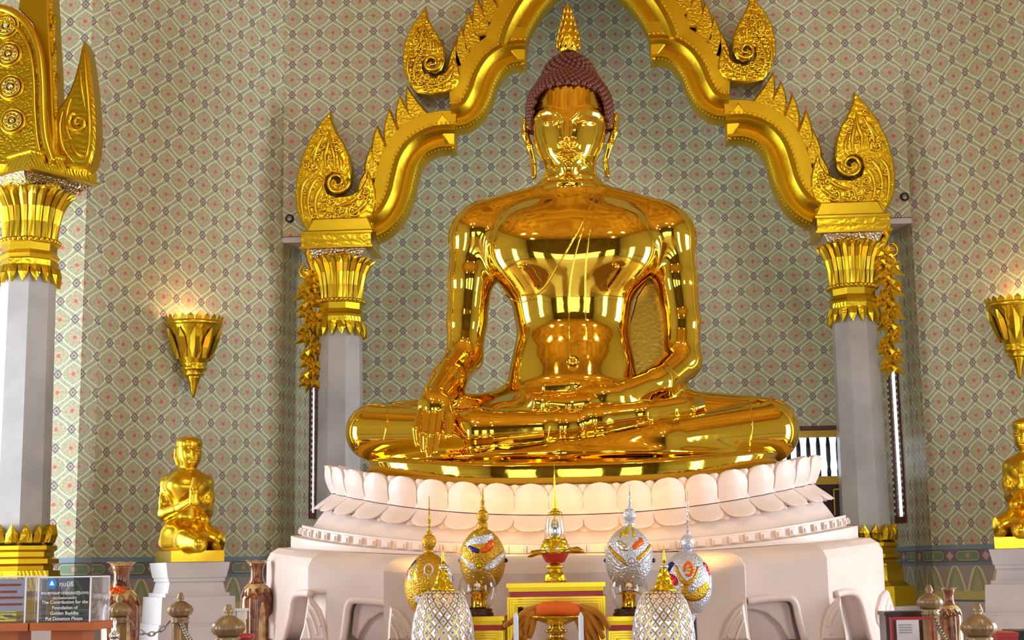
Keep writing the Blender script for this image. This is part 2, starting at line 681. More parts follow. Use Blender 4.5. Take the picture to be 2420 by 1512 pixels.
# return and flat piece behind the left column, then the sides of the hall
FL0 = (CL[0] - 0.10, CL[1] - 0.07)
FL1 = (-HX, CL[1] - 0.07)
m_fl = wmat('paint_far_left', FL1, FL0, 135.3, 927.8)
wall_strip('wall_left_return', FL0, CL, 0, CEIL, m_fl)
wall_strip('wall_left_front', FL1, FL0, 0, CEIL, m_fl)
FR1 = (HX, CR[1] - 0.07)
m_fr = wall_mat('paint_far_right', 0, 0, ZB)
wall_strip('wall_right_front', CR, FR1, 0, CEIL, m_fr)
op_ = [(-6.0 + 7.4, -6.0 + 9.4, 0.3, 4.2)]


def hall_side(name, sx):
    y0, y1 = -6.0, CL[1]
    if sx < 0:
        wall_strip(name, (-HX, y0), (-HX, y1), 0, CEIL, m_fr,
                   holes=[(7.4, 9.4, 0.4, 4.1), (13.7, 15.7, 0.4, 4.1)])
    else:
        wall_strip(name, (HX, y1), (HX, y0), 0, CEIL, m_fr,
                   holes=[(y1 - 9.7, y1 - 7.7, 0.4, 4.1), (y1 - 3.4, y1 - 1.4, 0.4, 4.1)])


hall_side('wall_left_hall', -1)
hall_side('wall_right_hall', 1)
wall_strip('wall_entrance', (HX, -6.0), (-HX, -6.0), 0, CEIL, 'entrance_panel',
           holes=[(1.9, 4.1, 0.1, 4.05), (5.5, 7.7, 0.1, 4.05), (9.1, 11.3, 0.1, 4.05)])
MB().box((0, 3.5, -0.05), (2 * HX, 19.4, 0.1)).build('floor', 'floor_stone')
MB().box((0, 3.5, CEIL + 0.05), (2 * HX + 0.4, 19.4, 0.1)).build('ceiling', 'ceiling_cream')
MB().box((X0, 4.5, 0.012), (8.0, 3.2, 0.02)).build('floor_carpet', 'carpet_red')
DZ = 0.45
MB().box((X0, 9.6, DZ / 2), (10.5, 6.9, DZ)).build('floor_dais', 'floor_stone')
for n_ in ('floor', 'ceiling', 'floor_carpet', 'floor_dais'):
    tag(bpy.data.objects[n_], kind='structure')

# jambs of the alcove with one slit window each
ZL = P(700, 560, YF).z                     # underside of the wall above the alcove sides


def jamb(side, name, wname, pxa, pxb, ya_px, yb_px):
    """splayed side of the alcove with a tall slit window between two photo columns"""
    pf, pk = (X0 + side * EX, YF), (X0 + side * (EX - 0.20), YA)
    p0, p1 = (pf, pk) if side < 0 else (pk, pf)
    ym = (ya_px + yb_px) / 2
    s0, s1 = sorted((uv_on(p0, p1, pxa, ym)[0], uv_on(p0, p1, pxb, ym)[0]))
    zb, za = uv_on(p0, p1, (pxa + pxb) / 2, ya_px)[1], uv_on(p0, p1, (pxa + pxb) / 2, yb_px)[1]
    mm = wall_mat('paint_' + name, 0.05, uv_on(CL, EL, 255.8, 938.3)[1], ZB)
    wall_strip(name, p0, p1, 0, ZL + 0.02, mm, holes=[(s0, s1, za, zb)], T=0.015)
    d = (Vector(p1) - Vector(p0)).normalized()
    n = Vector((d.y, -d.x))             # into the room
    rz = math.atan2(d.y, d.x)

    def at(s_, off):
        q = Vector(p0) + d * s_ + n * off
        return q.x, q.y
    b = MB()
    w = 0.05
    for (sc, zc, ls, lz) in ((s0 - w / 2, (za + zb) / 2, w, zb - za + 2 * w), (s1 + w / 2, (za + zb) / 2, w, zb - za + 2 * w),
                             ((s0 + s1) / 2, za - w / 2, s1 - s0, w), ((s0 + s1) / 2, zb + w / 2, s1 - s0, w)):
        b.box((*at(sc, 0.003), zc), (ls, 0.02, lz), rz)
    fr = b.build(wname, 'window_frame_red')
    tag(fr, kind='structure')
    st = MB()
    k = int((zb - za) / 0.05)
    for i in range(k):
        for sc in (s0 - w * 0.5, s1 + w * 0.5):
            st.box((*at(sc, 0.014), za + (i + 0.5) * (zb - za) / k), (0.022, 0.006, 0.022), rz)
    tag(st.build('frame_studs', 'white_paint', fr), kind='stuff')
    MB().box((*at((s0 + s1) / 2, -0.012), (za + zb) / 2), (s1 - s0, 0.006, zb - za), rz).build('pane', 'glass', fr)


jamb(-1, 'wall_jamb_left', 'window_1', 735.5, 746, 850, 1212)
jamb(1, 'wall_jamb_right', 'window_2', 2112, 2127, 850, 1222)

# low grille window in the alcove back wall
gx0, gx1 = pa[0] + g0, pa[0] + g1
b = MB()
b.box(((gx0 + gx1) / 2, YA - 0.02, gz1 + 0.03), (gx1 - gx0 + 0.12, 0.06, 0.035))
wf = b.build('window_3', 'window_frame_red')
tag(wf, kind='structure')
b = MB()
b.box(((gx0 + gx1) / 2, YA - 0.01, gz1 - 0.02), (gx1 - gx0, 0.05, 0.06))
b.box(((gx0 + gx1) / 2, YA - 0.01, gz0 - 0.03), (gx1 - gx0 + 0.1, 0.06, 0.07))
b.build('window_rail', 'frame_gold', wf)
nb = 7
for i in range(nb):
    x_ = gx0 + (i + 0.5) * (gx1 - gx0) / nb + 0.02
    MB().lathe((x_, YA + 0.05, gz0), [(0.016, 0), (0.02, 0.05), (0.013, 0.09), (0.02, 0.16), (0.02, 0.28), (0.013, 0.34), (0.016, gz1 - gz0)], 8).build('baluster', 'lens_dark', wf, smooth=True)
b = MB()
b.box(((gx0 + gx1) / 2, YA - 0.02, gz0 - 0.32), (gx1 - gx0 + 0.1, 0.05, 0.5))
b.build('lower_panel', 'wood_dark', wf)
b = MB()
for dx in (-0.12, 0.12, 0.3):
    b.box(((gx0 + gx1) / 2 + dx, YA - 0.05, gz0 - 0.22), (0.012, 0.02, 0.22))
    b.box(((gx0 + gx1) / 2 + dx + 0.06, YA - 0.05, gz0 - 0.11), (0.12, 0.02, 0.012))
b.build('panel_fillet', 'frame_gold', wf)

# marble skirting along the visible walls
for nm, p0, p1 in (('baseboard_left', CL, EL), ('baseboard_right', ER, CR), ('baseboard_far_left', FL1, FL0)):
    v0, v1 = Vector(p0), Vector(p1)
    d = (v1 - v0).normalized()
    n = Vector((d.y, -d.x))
    c = (v0 + v1) / 2 + n * 0.02
    o = MB().box((c.x, c.y, (ZB - 0.43 + DZ) / 2), ((v1 - v0).length, 0.04, ZB - 0.43 - DZ), math.atan2(d.y, d.x)).build(nm, 'marble_ped')
    tag(o, kind='structure')
# ================================================================== smooth-blended solids for the figures


def smin(a, b, k):
    h = np.maximum(k - np.abs(a - b), 0.0) / k
    return np.minimum(a, b) - h * h * k * 0.25


def sd_cone(p, a, b, ra, rb):
    a, b = np.array(a, np.float32), np.array(b, np.float32)
    ba = b - a
    pa = p - a
    t = np.clip((pa @ ba) / max(float(ba @ ba), 1e-9), 0, 1)
    q = pa - t[:, None] * ba
    return np.sqrt(np.einsum('ij,ij->i', q, q)) - (ra + (rb - ra) * t)


def sd_ell(p, c, r, R=None):
    q = p - np.array(c, np.float32)
    if R is not None:
        q = q @ np.array(R, np.float32)
    r = np.array(r, np.float32)
    k0 = np.sqrt(((q / r) ** 2).sum(1))
    k1 = np.sqrt(((q / (r * r)) ** 2).sum(1))
    return k0 * (k0 - 1.0) / np.maximum(k1, 1e-6)


def sd_chain(p, pts, rad, k=0.0):
    d = None
    for i in range(len(pts) - 1):
        e = sd_cone(p, pts[i], pts[i + 1], rad[i], rad[i + 1])
        d = e if d is None else (smin(d, e, k) if k > 0 else np.minimum(d, e))
    return d


class Solid:
    """list of (function, blend radius, centre, bounding radius, op)"""

    def __init__(self):
        self.items = []

    def cone(self, a, b, ra, rb, k=0.05, op='u'):
        a, b = np.array(a, float), np.array(b, float)
        c = (a + b) / 2
        self.items.append((lambda p: sd_cone(p, a, b, ra, rb), k, c, np.linalg.norm(a - b) / 2 + max(ra, rb), op))
        return self

    def chain(self, pts, rad, k=0.05, ik=0.0, op='u'):
        pts = [np.array(q, float) for q in pts]
        c = sum(pts) / len(pts)
        R = max(np.linalg.norm(q - c) + r for q, r in zip(pts, rad))
        self.items.append((lambda p: sd_chain(p, pts, rad, ik), k, c, R, op))
        return self

    def ell(self, c, r, k=0.05, R=None, op='u'):
        c = np.array(c, float)
        self.items.append((lambda p: sd_ell(p, c, r, R), k, c, max(r), op))
        return self

    def fn(self, f, c, R, k=0.05, op='u'):
        self.items.append((f, k, np.array(c, float), R, op))
        return self

    def __call__(self, p, cull=True):
        p = np.asarray(p, np.float32)
        d = np.full(len(p), 1e3, np.float32)
        # bounding sphere of this batch lets far items drop out
        lo, hi = p.min(0), p.max(0)
        bc, br = (lo + hi) / 2, float(np.linalg.norm(hi - lo)) / 2
        for f, k, c, R, op in self.items:
            far = float(np.linalg.norm(c - bc)) - R - br
            if cull and far > 0.16:
                if op == 'u':
                    d = np.minimum(d, far)
                continue
            e = f(p)
            if op == 'u':
                d = smin(d, e, k)
            else:                       # carve
                d = -smin(-d, e, k)
        return d


def sdf_to_mesh(fn, lo, hi, h, iters=2):
    lo, hi = np.array(lo, float), np.array(hi, float)
    B = 8
    nb = np.ceil((hi - lo) / (h * B)).astype(int)
    n = nb * B + 1
    # coarse pass
    cx = [lo[i] + (np.arange(nb[i]) + 0.5) * B * h for i in range(3)]
    cc = np.stack(np.meshgrid(*cx, indexing='ij'), -1).reshape(-1, 3)
    cv = fn(cc, cull=False)
    keep = np.abs(cv) < B * h * 0.87 * 1.7 + h
    sign = np.where(cv < 0, -1.0, 1.0).astype(np.float32).reshape(nb)
    G = np.ones(n, np.float32)
    G[:-1, :-1, :-1] = np.repeat(np.repeat(np.repeat(sign, B, 0), B, 1), B, 2)
    idx = np.argwhere(keep.reshape(nb))
    off = np.stack(np.meshgrid(*[np.arange(B + 1)] * 3, indexing='ij'), -1).reshape(-1, 3)
    for b in idx:
        g = b * B + off
        v = fn(lo + g * h)
        G[b[0] * B:b[0] * B + B + 1, b[1] * B:b[1] * B + B + 1, b[2] * B:b[2] * B + B + 1] = v.reshape(B + 1, B + 1, B + 1)
    S = G < 0
    c8 = [S[i:n[0] - 1 + i, j:n[1] - 1 + j, k:n[2] - 1 + k] for i in (0, 1) for j in (0, 1) for k in (0, 1)]
    anyv, allv = c8[0].copy(), c8[0].copy()
    for c in c8[1:]:
        anyv |= c
        allv &= c
    act = anyv & ~allv
    cells = np.argwhere(act)
    vid = np.full(act.shape, -1, np.int32)
    vid[tuple(cells.T)] = np.arange(len(cells))
    acc = np.zeros((len(cells), 3))
    cnt = np.zeros(len(cells))
    corners = [(i, j, k) for i in (0, 1) for j in (0, 1) for k in (0, 1)]
    vals = {c: G[cells[:, 0] + c[0], cells[:, 1] + c[1], cells[:, 2] + c[2]] for c in corners}
    for a in corners:
        for ax in range(3):
            if a[ax] == 0:
                b = list(a)
                b[ax] = 1
                b = tuple(b)
                va, vb = vals[a], vals[b]
                mk = (va < 0) != (vb < 0)
                t = np.where(mk, va / np.where(va == vb, 1, va - vb), 0)
                pt = np.array(a, float)[None, :] + t[:, None] * (np.array(b) - np.array(a))[None, :]
                acc += np.where(mk[:, None], pt, 0)
                cnt += mk
    V = lo + (cells + acc / cnt[:, None]) * h
    quads = []
    for ax in range(3):
        sl0 = [slice(None)] * 3
        sl1 = [slice(None)] * 3
        sl0[ax] = slice(0, -1)
        sl1[ax] = slice(1, None)
        ch = S[tuple(sl0)] != S[tuple(sl1)]
        e = np.argwhere(ch)
        u, w = (ax + 1) % 3, (ax + 2) % 3
        e = e[(e[:, u] > 0) & (e[:, w] > 0) & (e[:, u] < n[u] - 1) & (e[:, w] < n[w] - 1)]
        inside = S[tuple(e.T)]
        q = []
        for du, dw in ((-1, -1), (0, -1), (0, 0), (-1, 0)):
            c = e.copy()
            c[:, u] += du
            c[:, w] += dw
            q.append(vid[tuple(c.T)])
        q = np.stack(q, 1)
        q[~inside] = q[~inside][:, ::-1]
        quads.append(q)
    Q = np.concatenate(quads)
    Q = Q[(Q >= 0).all(1)]
    V = V.astype(np.float32)

    order = np.lexsort(np.floor((V - lo) / (h * 12)).astype(int).T)

    def batch(f, P_):
        out = np.empty(len(P_), np.float32)
        for s in range(0, len(P_), 1500):
            ii = order[s:s + 1500]
            out[ii] = f(P_[ii])
        return out

    def grad(P_, d0):
        e = h * 0.25
        return np.stack([batch(fn, P_ + np.eye(3, dtype=np.float32)[i] * e) - d0 for i in range(3)], 1) / e
    for it in range(iters):
        d = batch(fn, V)
        g = grad(V, d)
        g2 = np.maximum((g * g).sum(1), 0.15)
        step = np.clip(d / g2, -h, h)
        V = V - g * step[:, None]
        if it < iters - 1:                # even the mesh out along the surface
            s = np.zeros_like(V)
            m_ = np.zeros(len(V), np.float32)
            for a in range(4):
                b = (a + 1) % 4
                np.add.at(s, Q[:, a], V[Q[:, b]])
                np.add.at(m_, Q[:, a], 1)
                np.add.at(s, Q[:, b], V[Q[:, a]])
                np.add.at(m_, Q[:, b], 1)
            V = V * 0.5 + 0.5 * s / np.maximum(m_, 1)[:, None]
    g = grad(V, batch(fn, V))
    nr = g / np.maximum(np.linalg.norm(g, axis=1), 1e-6)[:, None]
    return V, Q, nr


def solid_object(name, V, Q, nr, m, parent, origin):
    me = bpy.data.meshes.new(name)
    Vo = V - np.array(origin, np.float32)
    me.vertices.add(len(Vo))
    me.vertices.foreach_set('co', Vo.astype(np.float32).ravel())
    me.loops.add(len(Q) * 4)
    me.loops.foreach_set('vertex_index', Q.astype(np.int32).ravel())
    me.polygons.add(len(Q))
    me.polygons.foreach_set('loop_start', np.arange(0, len(Q) * 4, 4, dtype=np.int32))
    me.polygons.foreach_set('use_smooth', np.ones(len(Q), bool))
    me.update(calc_edges=True)
    me.validate()
    if nr is not None and len(nr) == len(me.vertices):
        me.normals_split_custom_set_from_vertices([tuple(x) for x in nr])
    me.materials.append(M[m])
    o = bpy.data.objects.new(name, me)
    COL.objects.link(o)
    o.location = origin
    if parent is not None:
        o.parent = parent
        o.matrix_parent_inverse = Matrix.Translation(-parent.location)
    return o


def trace_many(fn, pix, t0=6.0, t1=14.0):
    """first surface of fn along the sight lines through photo pixels (NaN where none)"""
    D = np.array([tuple(ray(*q[:2]).normalized()) for q in pix])
    o = np.array(CAM)
    t = np.full(len(D), float(t0))
    on_ = np.ones(len(D), bool)
    for _ in range(160):
        ii = np.nonzero(on_)[0]
        if len(ii) == 0:
            break
        v = fn(o + D[ii] * t[ii, None])
        hit = v < 0.0006
        t[ii] += np.where(hit, 0, np.maximum(v * 0.75, 0.0006))
        on_[ii[hit | (t[ii] > t1)]] = False
    R_ = o + D * t[:, None]
    R_[t > t1] = np.nan
    return R_


def trace(fn, px, py, t0=6.0, t1=14.0):
    q = trace_many(fn, [(px, py)], t0, t1)[0]
    return None if np.isnan(q[0]) else q


def loft_fn(rows, place, Y0, e=2.25, soft=23):
    """rows: (y px, left px, right px, half depth, centre offset); a smooth stack of rounded sections"""
    z = np.array([place((r[1] + r[2]) / 2, r[0])[2] for r in rows])[::-1]
    xl = np.array([place(r[1], r[0])[0] for r in rows])[::-1]
    xr = np.array([place(r[2], r[0])[0] for r in rows])[::-1]
    hd = np.array([r[3] for r in rows])[::-1]
    cy = np.array([Y0 + r[4] for r in rows])[::-1]
    zs = np.linspace(z[0], z[-1], 260)

    def sm(a):
        v = np.interp(zs, z, a)
        k = np.hanning(soft)
        k /= k.sum()
        return np.convolve(np.pad(v, soft // 2, mode='edge'), k, mode='valid')
    XL, XR, HD, CY = sm(xl), sm(xr), sm(hd), sm(cy)

    def f(p):
        zz = p[:, 2]
        l, r, h, c = (np.interp(zz, zs, a) for a in (XL, XR, HD, CY))
        a = (r - l) / 2
        dx, dy = np.abs(p[:, 0] - (l + r) / 2) / a, np.abs(p[:, 1] - c) / h
        q = (dx ** e + dy ** e) ** (1 / e)
        d = (q - 1) * np.minimum(a, h) * 0.9
        cap = np.maximum(zz - zs[-1], zs[0] - zz)
        return np.maximum(d, cap).astype(np.float32)
    return f
# ================================================================== the great seated statue
YS = 10.2


def T(px, py, dy=0.0):
    return np.array(P(px, py, YS + dy))


RP = KS(Vector(T(1350, 760)))            # metres per pixel at the torso


TORSO = [  # y px, left px, right px, half depth, dy centre
    (455, 1300, 1396, 0.20, 0.04), (478, 1262, 1436, 0.24, 0.03), (500, 1205, 1495, 0.27, 0.02), (530, 1180, 1525, 0.31, 0.00),
    (580, 1172, 1536, 0.345, -0.01), (630, 1176, 1532, 0.345, -0.01), (680, 1192, 1514, 0.315, 0.0), (720, 1210, 1496, 0.285, 0.0),
    (780, 1222, 1488, 0.265, 0.0), (840, 1215, 1494, 0.275, -0.01), (890, 1203, 1503, 0.30, -0.03), (930, 1190, 1512, 0.32, -0.05), (990, 1180, 1520, 0.30, -0.05)]
HEAD = [(168, 1322, 1370, 0.10, 0.05), (176, 1300, 1392, 0.16, 0.04), (192, 1277, 1416, 0.21, 0.03), (225, 1262, 1431, 0.25, 0.02), (290, 1257, 1436, 0.272, 0.02), (330, 1261, 1431, 0.265, 0.01), (360, 1270, 1422, 0.25, 0.0),
        (385, 1283, 1409, 0.215, -0.025), (403, 1300, 1390, 0.165, -0.05), (415, 1319, 1371, 0.105, -0.085), (421, 1332, 1358, 0.05, -0.11)]


def build_statue():
    s = Solid()
    R = lambda px: px * RP
    s.fn(loft_fn(TORSO, T, YS), T(1350, 720), 1.0, 0.05)
    # pectorals and belly
    s.ell(T(1245, 585, -0.12), (R(82), 0.165, R(74)), 0.19)
    s.ell(T(1462, 585, -0.12), (R(82), 0.165, R(74)), 0.19)
    s.ell(T(1352, 858, -0.13), (R(110), 0.15, R(75)), 0.17)
    for x_ in (1230, 1458):
        s.ell(T(x_, 630, -0.375), (R(6), 0.02, R(6)), 0.02)
    # neck and shoulders
    s.cone(T(1348, 395, 0.0), T(1349, 475, 0.02), R(60), R(66), 0.06)
    for y_, k in ((428, 65), (447, 68)):
        pts = [T(1348, y_, 0.01) + np.array([math.cos(a) * R(k - 3), math.sin(a) * R(k - 3), -0.02 * abs(math.sin(a)) * 0]) for a in np.linspace(PI * 0.95, PI * 2.05, 9)]
        s.chain(pts, [R(5)] * 9, 0.012)
    s.cone(T(1330, 470, 0.02), T(1150, 520, 0.03), R(48), R(50), 0.10)
    s.cone(T(1370, 470, 0.02), T(1550, 520, 0.03), R(48), R(50), 0.10)
    s.ell(T(1128, 552, 0.0), (R(66), 0.20, R(66)), 0.08)
    s.ell(T(1576, 552, 0.0), (R(66), 0.20, R(66)), 0.08)
    # right arm (on the left of the picture)
    s.chain([T(1117, 570), T(1112, 660, -0.01), T(1104, 760, -0.02), T(1098, 842, -0.06)], [R(55), R(54), R(48), R(42)], 0.06, 0.03)
    s.chain([T(1098, 846, -0.06), T(1062, 895, -0.28), T(1026, 945, -0.50)], [R(42), R(41), R(33)], 0.05, 0.03)
    # right hand hanging over the shin
    s.ell(T(1027, 965, -0.60), (R(40), 0.075, R(40)), 0.06)
    hand = [((994, 975), (983, 1012), (986, 1050), 7.6), ((1008, 980), (999, 1026), (1000, 1066), 8.2),
            ((1024, 980), (1017, 1030), (1014, 1078), 8.6), ((1040, 978), (1035, 1026), (1029, 1068), 8.2)]
    for a, b, c, r in hand:
        s.chain([T(*a, -0.655), T(*b, -0.765), T(*c, -0.81)], [R(r + 0.8), R(r), R(r - 2.2)], 0.009, 0.006)
    s.chain([T(1052, 945, -0.57), T(1064, 985, -0.70), T(1060, 1030, -0.80)], [R(13), R(12), R(9)], 0.025, 0.01)
    # left arm (right of the picture), forearm across the lap
    s.chain([T(1590, 570), T(1598, 660, -0.01), T(1612, 760, -0.04), T(1612, 852, -0.08)], [R(54), R(50), R(42), R(42)], 0.06, 0.03)
    s.chain([T(1612, 858, -0.08), T(1555, 905, -0.30), T(1470, 930, -0.46)], [R(44), R(39), R(28)], 0.05, 0.03)
    s.ell(T(1415, 933, -0.48), (R(62), 0.11, R(26)), 0.05)
    for i, (xt, yt, dy) in enumerate(((1240, 928, -0.40), (1250, 938, -0.50), (1268, 946, -0.58), (1300, 952, -0.64))):
        s.chain([T(1390, 936 + i * 4, -0.44 - 0.055 * i), T((1390 + xt) / 2, (940 + i * 4 + yt) / 2 + 3, (-0.44 - 0.055 * i + dy) / 2), T(xt, yt, dy)], [R(12), R(11), R(8)], 0.018, 0.01)
    s.chain([T(1440, 912, -0.50), T(1360, 908, -0.52), T(1290, 912, -0.50)], [R(14), R(11), R(8)], 0.02, 0.01)
    # pelvis and lap
    s.ell(T(1350, 985, -0.10), (R(235), 0.52, R(62)), 0.10)
    # thighs
    s.cone(T(1240, 985, -0.05), T(884, 1020, -0.22), R(64), R(65), 0.10)
    s.cone(T(1480, 985, -0.05), T(1812, 1014, -0.20), R(74), R(73), 0.10)
    # lower leg (left): runs under, from right knee to the left foot
    s.chain([T(1812, 1020, -0.24), T(1560, 1046, -0.58), T(1330, 1072, -0.70), T(1180, 1086, -0.66), T(1050, 1092, -0.52)],
            [R(72), R(50), R(33), R(24), R(16)], 0.014, 0.05)
    # upper leg (right): from left knee over to the foot on the right thigh
    s.chain([T(884, 1022, -0.24), T(1130, 1022, -0.55), T(1330, 1010, -0.66), T(1420, 996, -0.66)],
            [R(65), R(53), R(36), R(28)], 0.014, 0.05)
    # right foot, sole upwards
    s.chain([T(1405, 992, -0.66), T(1520, 978, -0.60), T(1610, 962, -0.50)], [R(34), R(28), R(24)], 0.03, 0.03)
    for i in range(5):
        a = i / 4
        s.chain([T(1600, 972 - 20 * a, -0.56 + 0.10 * a), T(1640, 964 - 18 * a, -0.52 + 0.12 * a), T(1664 - 6 * abs(a - 0.3), 958 - 12 * a, -0.48 + 0.12 * a)], [R(9), R(9), R(6)], 0.012, 0.008)
    # seat cushion of cloth under the legs
    s.ell(T(1350, 1085, -0.20), (R(430), 0.62, R(30)), 0.05)
    # ---------------- head
    s.fn(loft_fn(HEAD, T, YS, 2.1, 17), T(1346, 295), 0.45, 0.035)
    s.ell(T(1344, 399, -0.175), (R(20), 0.05, R(15)), 0.05)
    base = s

    def on(pts, lift=0.0):
        q = trace_many(base, pts, 8.5, 11.5)
        d = np.array([tuple(ray(*c).normalized()) for c in pts])
        return list(q - d * lift)
    feats = []
    # brows
    for pts in (((1331, 281), (1317, 267), (1297, 261), (1277, 267), (1266, 281)), ((1352, 281), (1367, 266), (1389, 260), (1411, 266), (1423, 280))):
        feats.append((on(pts, -0.007), [R(4), R(4.6), R(4.4), R(4), R(3)], 0.03))
    # eyeballs under long lids
    for cx in (1299, 1384):
        feats.append((on([(cx + dx, 287 + 0.005 * dx * dx) for dx in (-20, -10, 0, 10, 20)], -0.014), [R(4), R(7.5), R(9), R(7.5), R(4)], 0.016))
        feats.append((on([(cx + dx, 287.5 + 0.004 * dx * dx) for dx in (-23, -11, 0, 11, 23)], 0.002), [R(1.2), R(1.8), R(2), R(1.8), R(1.2)], 0.008))
    # nose
    n0, n1 = on([(1341, 276), (1340, 331)], -0.012)
    n1 = n1 + np.array([0, -0.058, 0])
    feats.append(([n0, (n0 + n1) / 2 + np.array([0, -0.002, 0]), n1], [R(5), R(7), R(10)], 0.03))
    for cx in (1325, 1356):
        feats.append((on([(cx, 335), (cx + (5 if cx < 1341 else -5), 338)], 0.006), [R(6.5), R(7)], 0.02))
    # lips
    feats.append((on(((1313, 361), (1326, 357.5), (1336, 355), (1342, 357), (1348, 355), (1359, 357.5), (1373, 360)), 0.001), [R(2), R(4.2), R(5.2), R(4.8), R(5.2), R(4.2), R(2)], 0.012))
    feats.append((on(((1319, 367), (1330, 370.5), (1343, 372.5), (1357, 370.5), (1368, 366)), 0.002), [R(2.2), R(5), R(6.2), R(5), R(2.2)], 0.012))
    for pts, rr, k in feats:
        s.chain(pts, rr, k)
    # mouth line
    s.chain(on(((1312, 363.5), (1326, 364), (1343, 364.5), (1360, 363.5), (1375, 361.5)), 0.008), [R(1.5)] * 5, 0.006, op='c')
    # navel
    nv = trace(s, 1354, 857, 8.5, 11.5)
    s.ell(nv, (R(6), 0.03, R(8)), 0.03, op='c')
    # ears with long lobes
    for sx, pts in ((-1, ((1252, 300), (1240, 285), (1241, 318), (1251, 345), (1262, 385), (1262, 418))), (1, ((1442, 296), (1456, 276), (1453, 312), (1442, 342), (1431, 382), (1436, 414)))):
        q = [T(*c, 0.06) for c in pts]
        s.chain(q, [R(8), R(8), R(9), R(8), R(6), R(7)], 0.015, 0.01)
        s.chain([q[0] + np.array([0, 0.04, 0]), q[2] + np.array([0, 0.05, 0]), q[3]], [R(9), R(9), R(7)], 0.02)
    return s


lo_ = np.minimum(T(795, 1150, -1.1), T(795, 1150, 0.8))
hi_ = np.maximum(T(1910, 150, 0.8), T(1910, 150, -1.1))
S_BODY = build_statue()
V_, Q_, N_ = sdf_to_mesh(S_BODY, (lo_[0], YS - 1.1, T(1350, 1150)[2]), (hi_[0], YS + 0.75, T(1350, 160)[2]), 0.0115)
st_base = Vector((float(T(1350, 1100, -0.2)[0]), YS - 0.2, float(T(1350, 1138, -0.9)[2])))
statue = empty('seated_statue', st_base, 'large polished golden seated statue on the white lotus throne, dark red curled hair', 'statue')
solid_object('body', V_, Q_, N_, 'gold_mirror', statue, st_base)

# hair: cap with rows of curls
hs = Solid()
hs.ell(T(1346, 262, 0.03), (102 * RP, 0.315, 98 * RP), 0.05)
hs.ell(T(1345, 178, 0.05), (58 * RP, 0.17, 50 * RP), 0.10)
hc = T(1346, 262, 0.06)
curl_v, curl_f = [], MB()
fc = T(1346, 318, 0)


def proj(p):
    """photo pixel of a place"""
    q = RM.transposed() @ (Vector(p) - CAM)
    return 1210 + F * q.x / -q.z, 756 - F * q.y / -q.z


def face_oval(p, g=1.0):
    # the bare face, everything below the hairline on the front of the head
    px, py = proj(p)
    if p[1] > hc[1] + 0.02:
        return py > 318
    return py > 312 or abs((px - 1346) / (89 * g)) ** 3.0 + abs((py - 315) / (119 * g)) ** 3.0 < 1.0


def dirs(n):
    ga = PI * (3 - 5 ** 0.5)
    for i in range(n):
        z = 1 - 2 * (i + 0.5) / n
        r = math.sqrt(1 - z * z)
        yield np.array([r * math.cos(ga * i), r * math.sin(ga * i), z])


DD = np.array(list(dirs(1250)))
tt = np.full(len(DD), 0.9)
for _ in range(60):
    v = hs(hc + DD * tt[:, None], cull=False)
    tt -= np.where(v < 0.001, 0, np.maximum(v * 0.8, 0.001))
hp = [p for p in hc + DD * tt[:, None] if not face_oval(p)]
ov = []
for i in range(56):
    a = PI * (1.0 + i / 55.0)
    cx_, sy_ = math.cos(a), math.sin(a)
    ov.append((1346 + 89 * abs(cx_) ** (2 / 3) * (1 if cx_ > 0 else -1), 312 + 117 * abs(sy_) ** (2 / 3) * (1 if sy_ > 0 else -1)))
for q in trace_many(S_BODY, ov, 8.6, 11.5):
    if not np.isnan(q[0]):
        hp.append(q)
for p in hp:
    curl_f.sphere(p, 7.0 * RP, 7, 5)
hv, hq, hn = sdf_to_mesh(hs, hc - np.array([0.45, 0.5, 0.45]), hc + np.array([0.45, 0.5, 0.62]), 0.016, 2)
# cut the cap open at the face
cen = hv[hq].mean(1)
okf = np.array([not face_oval(c, 1.05) for c in cen])
used = np.unique(hq[okf])
remap = -np.ones(len(hv), int)
remap[used] = np.arange(len(used))
cap = solid_object('hair_cap', hv[used], remap[hq[okf]], None, 'hair', statue, st_base)
tag(cap, 'dark red hair cap')
cu = curl_f.build('hair_curls', 'hair', statue, smooth=True, fix=False)
tag(cu, 'rows of small dark red curls', kind='stuff')
# flame on the crown
tip, fb = T(1341, 4, 0.05), T(1344, 128, 0.05)
H = tip[2] - fb[2]
prof = [(0.030, 0), (0.062, 0.03 * H), (0.073, 0.14 * H), (0.075, 0.25 * H), (0.064, 0.40 * H), (0.044, 0.55 * H), (0.028, 0.70 * H), (0.013, 0.86 * H), (0.003, H)]
prof = [tuple(q) for q in spline(prof, 5)]
b = MB().lathe((fb[0], fb[1], fb[2]), prof, 20)
fl = b.build('flame_finial', 'gold_grain', statue, smooth=True)
b = MB()
for ring, (zr, n) in enumerate(((0.08, 10), (0.22, 10), (0.36, 9), (0.5, 8), (0.63, 7), (0.75, 6))):
    rr = np.interp(zr * H, [q[1] for q in prof], [q[0] for q in prof])
    for i in range(n):
        an = 2 * PI * (i + 0.5 * (ring % 2)) / n
        p0 = Vector((fb[0] + math.cos(an) * rr, fb[1] + math.sin(an) * rr, fb[2] + zr * H))
        r2 = np.interp((zr + 0.16) * H, [q[1] for q in prof], [q[0] for q in prof]) + 0.008
        p1 = Vector((fb[0] + math.cos(an + 0.25) * r2, fb[1] + math.sin(an + 0.25) * r2, fb[2] + (zr + 0.16) * H))
        b.tube([p0, (p0 + p1) / 2 + Vector((math.cos(an), math.sin(an), 0)) * 0.008, p1], [0.009, 0.010, 0.002], 6)
b.build('flame_tongues', 'gold_mirror', fl, smooth=True)

# hems of the thin robe, laid on the body


